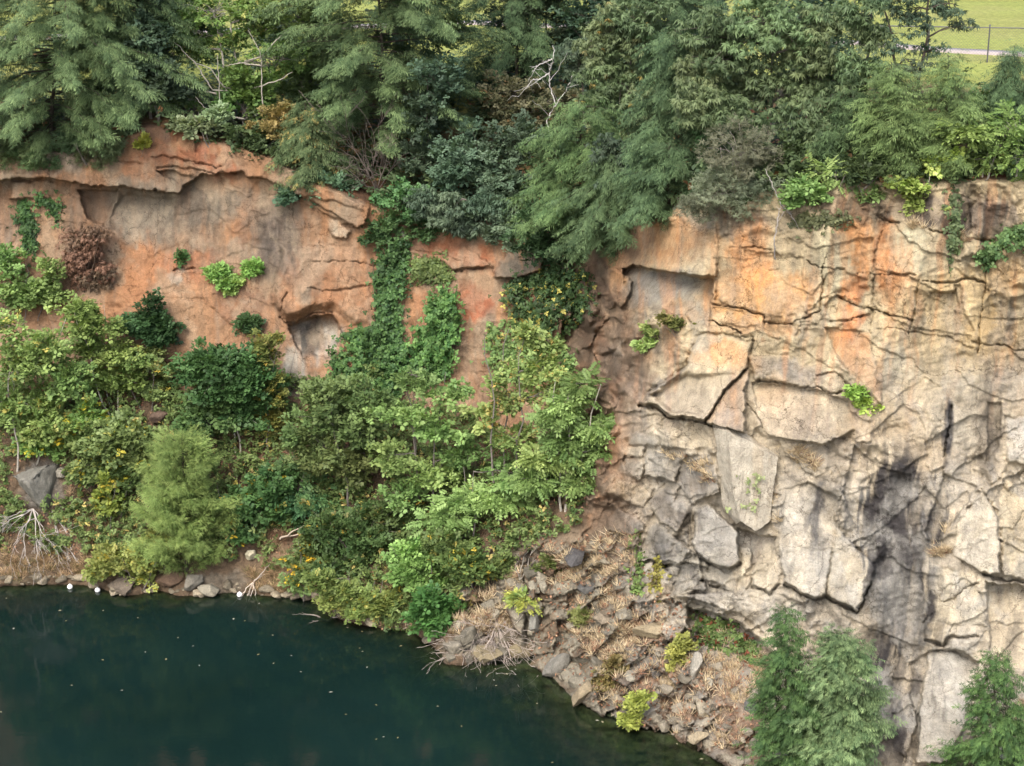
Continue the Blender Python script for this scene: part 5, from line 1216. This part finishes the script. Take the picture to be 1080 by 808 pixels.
# ---- the pale leaning slab
def slab():
    b = at(786, 520); y0 = b[1] - .55
    front = [(767, 455, -.05), (795, 468, .05), (821, 483, .15), (817, 505, .05), (813, 547, -.15), (797, 560, -.35), (781, 549, -.45), (773, 520, -.35), (770, 485, -.2)]
    side = [(753, 452, .75), (760, 500, .7), (763, 535, .6), (776, 553, .3)]
    fp = [pix(x, y, y0 + d) for x, y, d in front]
    sp_ = [pix(x, y, y0 + d) for x, y, d in side]
    import bmesh
    bm = bmesh.new()
    fv = [bm.verts.new(p - b) for p in fp]; sv = [bm.verts.new(p - b) for p in sp_]
    bv = [bm.verts.new(p - b + np.array([0, 1.5, .15])) for p in fp]; sb = [bm.verts.new(p - b + np.array([0, .9, .1])) for p in sp_]
    bm.faces.new(fv)
    bm.faces.new([fv[0], fv[8], sv[1], sv[0]]); bm.faces.new([fv[8], fv[7], sv[2], sv[1]]); bm.faces.new([fv[7], fv[6], sv[3], sv[2]])
    for i in range(0, 6): bm.faces.new([fv[i], bv[i], bv[i + 1], fv[i + 1]])
    for i in range(3): bm.faces.new([sv[i], sb[i], sb[i + 1], sv[i + 1]])
    bm.faces.new([fv[0], sv[0], sb[0], bv[0]]); bm.faces.new([fv[6], bv[6], sb[3], sv[3]])
    bmesh.ops.triangulate(bm, faces=bm.faces[:])
    bmesh.ops.subdivide_edges(bm, edges=bm.edges[:], cuts=9, use_grid_fill=True)
    bm.normal_update()
    for v in bm.verts:
        x, y, z = v.co
        v.co += v.normal * (.09 * float(fbm(np.array([x * 1.4 + y]), np.array([z * 1.1]), 4, 301)[0]) + .015 * float(fbm(np.array([x * 7 + y * 3]), np.array([z * 6]), 2, 305)[0]))
    bmesh.ops.recalc_face_normals(bm, faces=bm.faces[:])
    me = bpy.data.meshes.new('rock_slab'); bm.to_mesh(me); bm.free()
    P = np.array([v.co[:] for v in me.vertices])
    c = np.tile(1.25 * lin((206, 197, 178)) * K_ALB, (len(P), 1))
    st = sstep(.1, .5, fbm(P[:, 0] * 3, P[:, 2] * .5, 3, 311))[:, None] * .3
    c = c * (1 - st) + lin((214, 188, 150)) * K_ALB * st
    a = me.color_attributes.new('Col', 'FLOAT_COLOR', 'POINT'); a.data.foreach_set('color', np.c_[c, np.ones(len(c))].astype(np.float32).ravel())
    me.materials.append(M_ROCK)
    return tag(obj('rock_slab', me, None, b), 'pale wedge-shaped slab leaning on the right wall under the cracked boulder', 'rock slab')
slab()

# ------------------------------------------------------------------ ground cover
def cover(name, regions, T, cols, size, mat, fwdf, upf, odd=None, podd=0., kmin=-1, hh=0.0):
    bag = Bag()
    for poly, n in regions:
        q = scatter_poly(poly, n); q = q[(np.hypot((q[:, 0] - 42) / 32, (q[:, 1] - 512) / 27) > 1) & (np.hypot(q[:, 0] - 264, q[:, 1] - 586) > 14)]; q = q[fbm(q[:, 0] / 16, q[:, 1] / 12, 3, 401) > kmin]; n = len(q)
        P = at(q[:, 0], q[:, 1]); N = nrm(q[:, 0], q[:, 1])
        V, Q, c = bake(T, P + N * .03 + (N * .5 + np.array([0, 0, .5])) * (hh * np.clip(.5 + fbm(q[:, 0] / 12, q[:, 1] / 9, 3, 405), 0, 1) * rng.random(n))[:, None], fwdf(n, N), upf(n, N), size * (.6 + .8 * rng.random(n)), leafcols(n, *cols, odd, podd)); bag.add(V, Q, c)
    o = obj(name, bag.data(name, mat)); return o
rn = lambda n: rng.standard_normal((n, 3))
grow = lambda n, N: np.array([0, -.1, 1.]) + .35 * N + .3 * rn(n)
lay = lambda n, N: np.array([0, -.2, .8]) + .9 * N + .35 * rn(n)
BANK = [(-60,400),(150,400),(200,390),(300,400),(400,400),(470,430),(540,470),(625,470),(620,550),(560,580),(520,610),(470,668),(440,670),(360,650),(330,606),(250,592),(150,585),(-60,580)]
o = cover('undergrowth', [(BANK, 26000)], TB, ((70,98,46),(140,160,84)), .9, M_LEAF, lambda n, N: rn(n) * np.array([1, 1, .4]), lay, (200,180,96), .06, kmin=-.16, hh=1.3)
tag(o, 'low green and yellow leaves covering the left bank between the bushes', 'undergrowth', None, 'stuff')
o = cover('undergrowth', [([(-60,30),(300,60),(460,70),(560,60),(640,90),(760,110),(900,120),(960,110),(1120,110),(1120,192),(900,194),(760,208),(640,238),(420,222),(290,166),(180,134),(100,152),(-60,160)], 16000)],
          TB2, ((58,80,52),(112,132,82)), 1.2, M_LEAF, lambda n, N: rn(n) * np.array([1, 1, .4]), lay, (150,110,70), .05, kmin=-.3, hh=1.6)
tag(o, 'shaded low leaves under the trees along the quarry rim', 'undergrowth', None, 'stuff')
o = cover('dry_grass', [([(470,665),(480,650),(505,630),(525,600),(550,600),(548,660),(520,670)], 450), ([(575,580),(630,570),(650,600),(660,625),(640,640),(600,640),(590,610)], 350),
                        ([(610,640),(680,630),(700,650),(680,670),(700,690),(640,700),(600,680)], 500), ([(640,690),(730,690),(760,720),(790,770),(770,798),(700,766),(650,750),(620,720)], 500),
                        ([(640,560),(680,560),(668,600),(640,610)], 120), ([(815,470),(850,475),(870,490),(860,500),(820,490)], 130), ([(975,555),(1003,560),(1002,585),(985,590)], 160), ([(1005,240),(1022,238),(1024,252),(1010,256)], 120),
                        ([(820,515),(826,530),(822,550),(815,548)], 100), ([(740,660),(800,690),(815,730),(780,750),(740,700)], 260), ([(700,476),(756,490),(752,512),(735,505)], 100), ([(960,225),(980,225),(982,245),(965,245)], 160),
                        ([(1070,735),(1084,735),(1084,770),(1072,765)], 90)],
          TG, ((178,156,116),(232,210,168)), .85, M_STRAW, grow, lambda n, N: N + .4 * rn(n), (170,130,100), .15, kmin=-.1)
tag(o, 'straw-coloured dry grass on the talus and wall ledges', 'dry grass', None, 'stuff')
o = cover('dry_grass', [([(80,530),(140,530),(150,575),(90,590)], 700), ([(0,560),(80,580),(120,610),(0,612)], 900), ([(265,560),(350,560),(340,625),(260,625)], 1300), ([(390,600),(420,600),(450,660),(370,655)], 400),
                        ([(60,480),(110,490),(100,530),(70,530)], 260)], TG, ((164,134,98),(216,186,138)), .75, M_STRAW, grow, lambda n, N: N + .4 * rn(n), (126,122,70), .25, kmin=-.2)
tag(o, 'dull dry grass among leaf litter on the left bank near the water', 'dry grass', None, 'stuff')
o = cover('leaf_litter', [(BANK, 6000), ([(560,570),(640,560),(720,640),(800,700),(800,800),(760,790),(640,750),(560,690)], 2500)], T_quads([leaf_q((0, 0, 0), 0, .12, .07, 0, 0)]),
          ((120,78,58),(196,150,112)), 1.0, M_STRAW, lambda n, N: rn(n), lambda n, N: N + .25 * rn(n))
tag(o, 'brown and tan fallen leaves lying on the banks', 'leaf litter', None, 'stuff')

# ------------------------------------------------------------------ floats and leaves on the water
import bmesh
def float_ball(px, py, label):
    b = at(px, np.interp(px, SHORE[:, 0], SHORE[:, 1])); b = np.array([b[0], b[1] - .35, .0])
    bm = bmesh.new(); bmesh.ops.create_uvsphere(bm, u_segments=20, v_segments=12, radius=.115)
    r = bmesh.ops.create_cone(bm, segments=12, radius1=.03, radius2=.026, depth=.03, cap_ends=True); bmesh.ops.translate(bm, verts=r['verts'], vec=(0, 0, .122))
    me = bpy.data.meshes.new('float_ball'); bm.to_mesh(me); bm.free(); me.materials.append(M_BUOY)
    for p in me.polygons: p.use_smooth = True
    tag(obj('float_ball', me, None, tuple(b + np.array([0, 0, .06]))), label, 'float')
float_ball(76, 616, 'white round float by the shore left of the low yellowish bush')
float_ball(105, 622, 'white round float by the dark boulder under the low yellowish bush')
float_ball(254, 626, 'white round float beside the dry bent sticks')
V, Q = T_quads([leaf_q((-.05, 0, .0), 0, .11, .06, .05, 0, .006)])
lm = [mesh_data('floating_leaf', V, Q, np.tile(lin(c) * .5, (4, 1)), M_STRAW) for c in ((204, 194, 156), (176, 164, 116), (214, 208, 186))]
rl = np.random.default_rng(3)
for k in range(58):
    px = rl.random() * 740; off = 4 + 130 * rl.random() ** 2.0 + (20 * rl.random() if px < 300 else 0)
    py = np.interp(px, SHORE[:, 0], SHORE[:, 1]) + off
    if py > 806: continue
    d = ray(px, py); p = CAM + d * (HC / -d[2])
    o = obj('floating_leaf', lm[k % 3], None, (p[0], p[1], .008)); o.rotation_euler = (0, 0, rl.random() * 6.28); o.scale = (1, 1, 1) if k % 4 else (1.5, 1.5, 1)
    tag(o, 'small pale fallen leaf floating on the dark water', 'leaf', 'leaves floating on the water')

# ------------------------------------------------------------------ wire fence on the plateau
def fence():
    pts = [(-60, 40), (250, 34), (500, 27)] ; px = [861, 921, 981, 1041, 1101, 1161]
    b0 = at(1041, 66); root = thing('wire_fence', 'dark chain-link fence with posts and top rail before the mown field', 'fence', tuple(b0))
    P = []
    for x in px:
        X = b0[0] + (x - 1041) / 60 * 3.0; yy = b0[1] + (1041 - x) / 60 * .42
        P.append(np.array([X, yy, 19.0]))
    for p in P:
        V, Q = tube([p + np.array([0, 0, -.3]), p + np.array([0, 0, .8]), p + np.array([0, 0, 1.86])], [.04, .04, .04], 8)
        m = Bag(); m.add(V - b0, Q); po = obj('post', m.data('post', M_STEEL, True), root)
        V, Q = tube([p + np.array([0, 0, 1.86]), p + np.array([0, 0, 1.92]), p + np.array([0, 0, 1.95])], [.052, .045, .01], 8)
        m = Bag(); m.add(V - b0, Q); obj('cap', m.data('cap', M_STEEL, True), po)
    m = Bag(); V, Q = tube([p + np.array([0, -.0, 1.78]) for p in P], [.03] * len(P), 8); m.add(V - b0, Q); obj('rail', m.data('rail', M_STEEL, True), root)
    m = Bag()
    a, c = P[0], P[-1]; L = np.linalg.norm(c - a); dirn = (c - a) / L
    for k in range(int((L + 1.7) / .16)):
        for s in (0, 1):
            x0 = k * .16 - 1.7 * (1 - s) if s == 0 else k * .16
            x1 = x0 + 1.7 * (1 if s == 0 else -1)
            z0, z1 = .06, 1.76
            lo, hi = max(0, min(x0, x1)), min(L, max(x0, x1))
            if hi - lo < .05: continue
            zf = lambda x: z0 + (z1 - z0) * (x - x0) / (x1 - x0)
            V, Q = tube([a + dirn * lo + np.array([0, -.045, zf(lo)]), a + dirn * hi + np.array([0, -.045, zf(hi)])], [.004, .004], 3); m.add(V - b0, Q)
    obj('wire_mesh', m.data('wire_mesh', M_STEEL), root)
fence()
print('faces', sum(len(o.data.polygons) for o in COL.objects if o.type == 'MESH'))
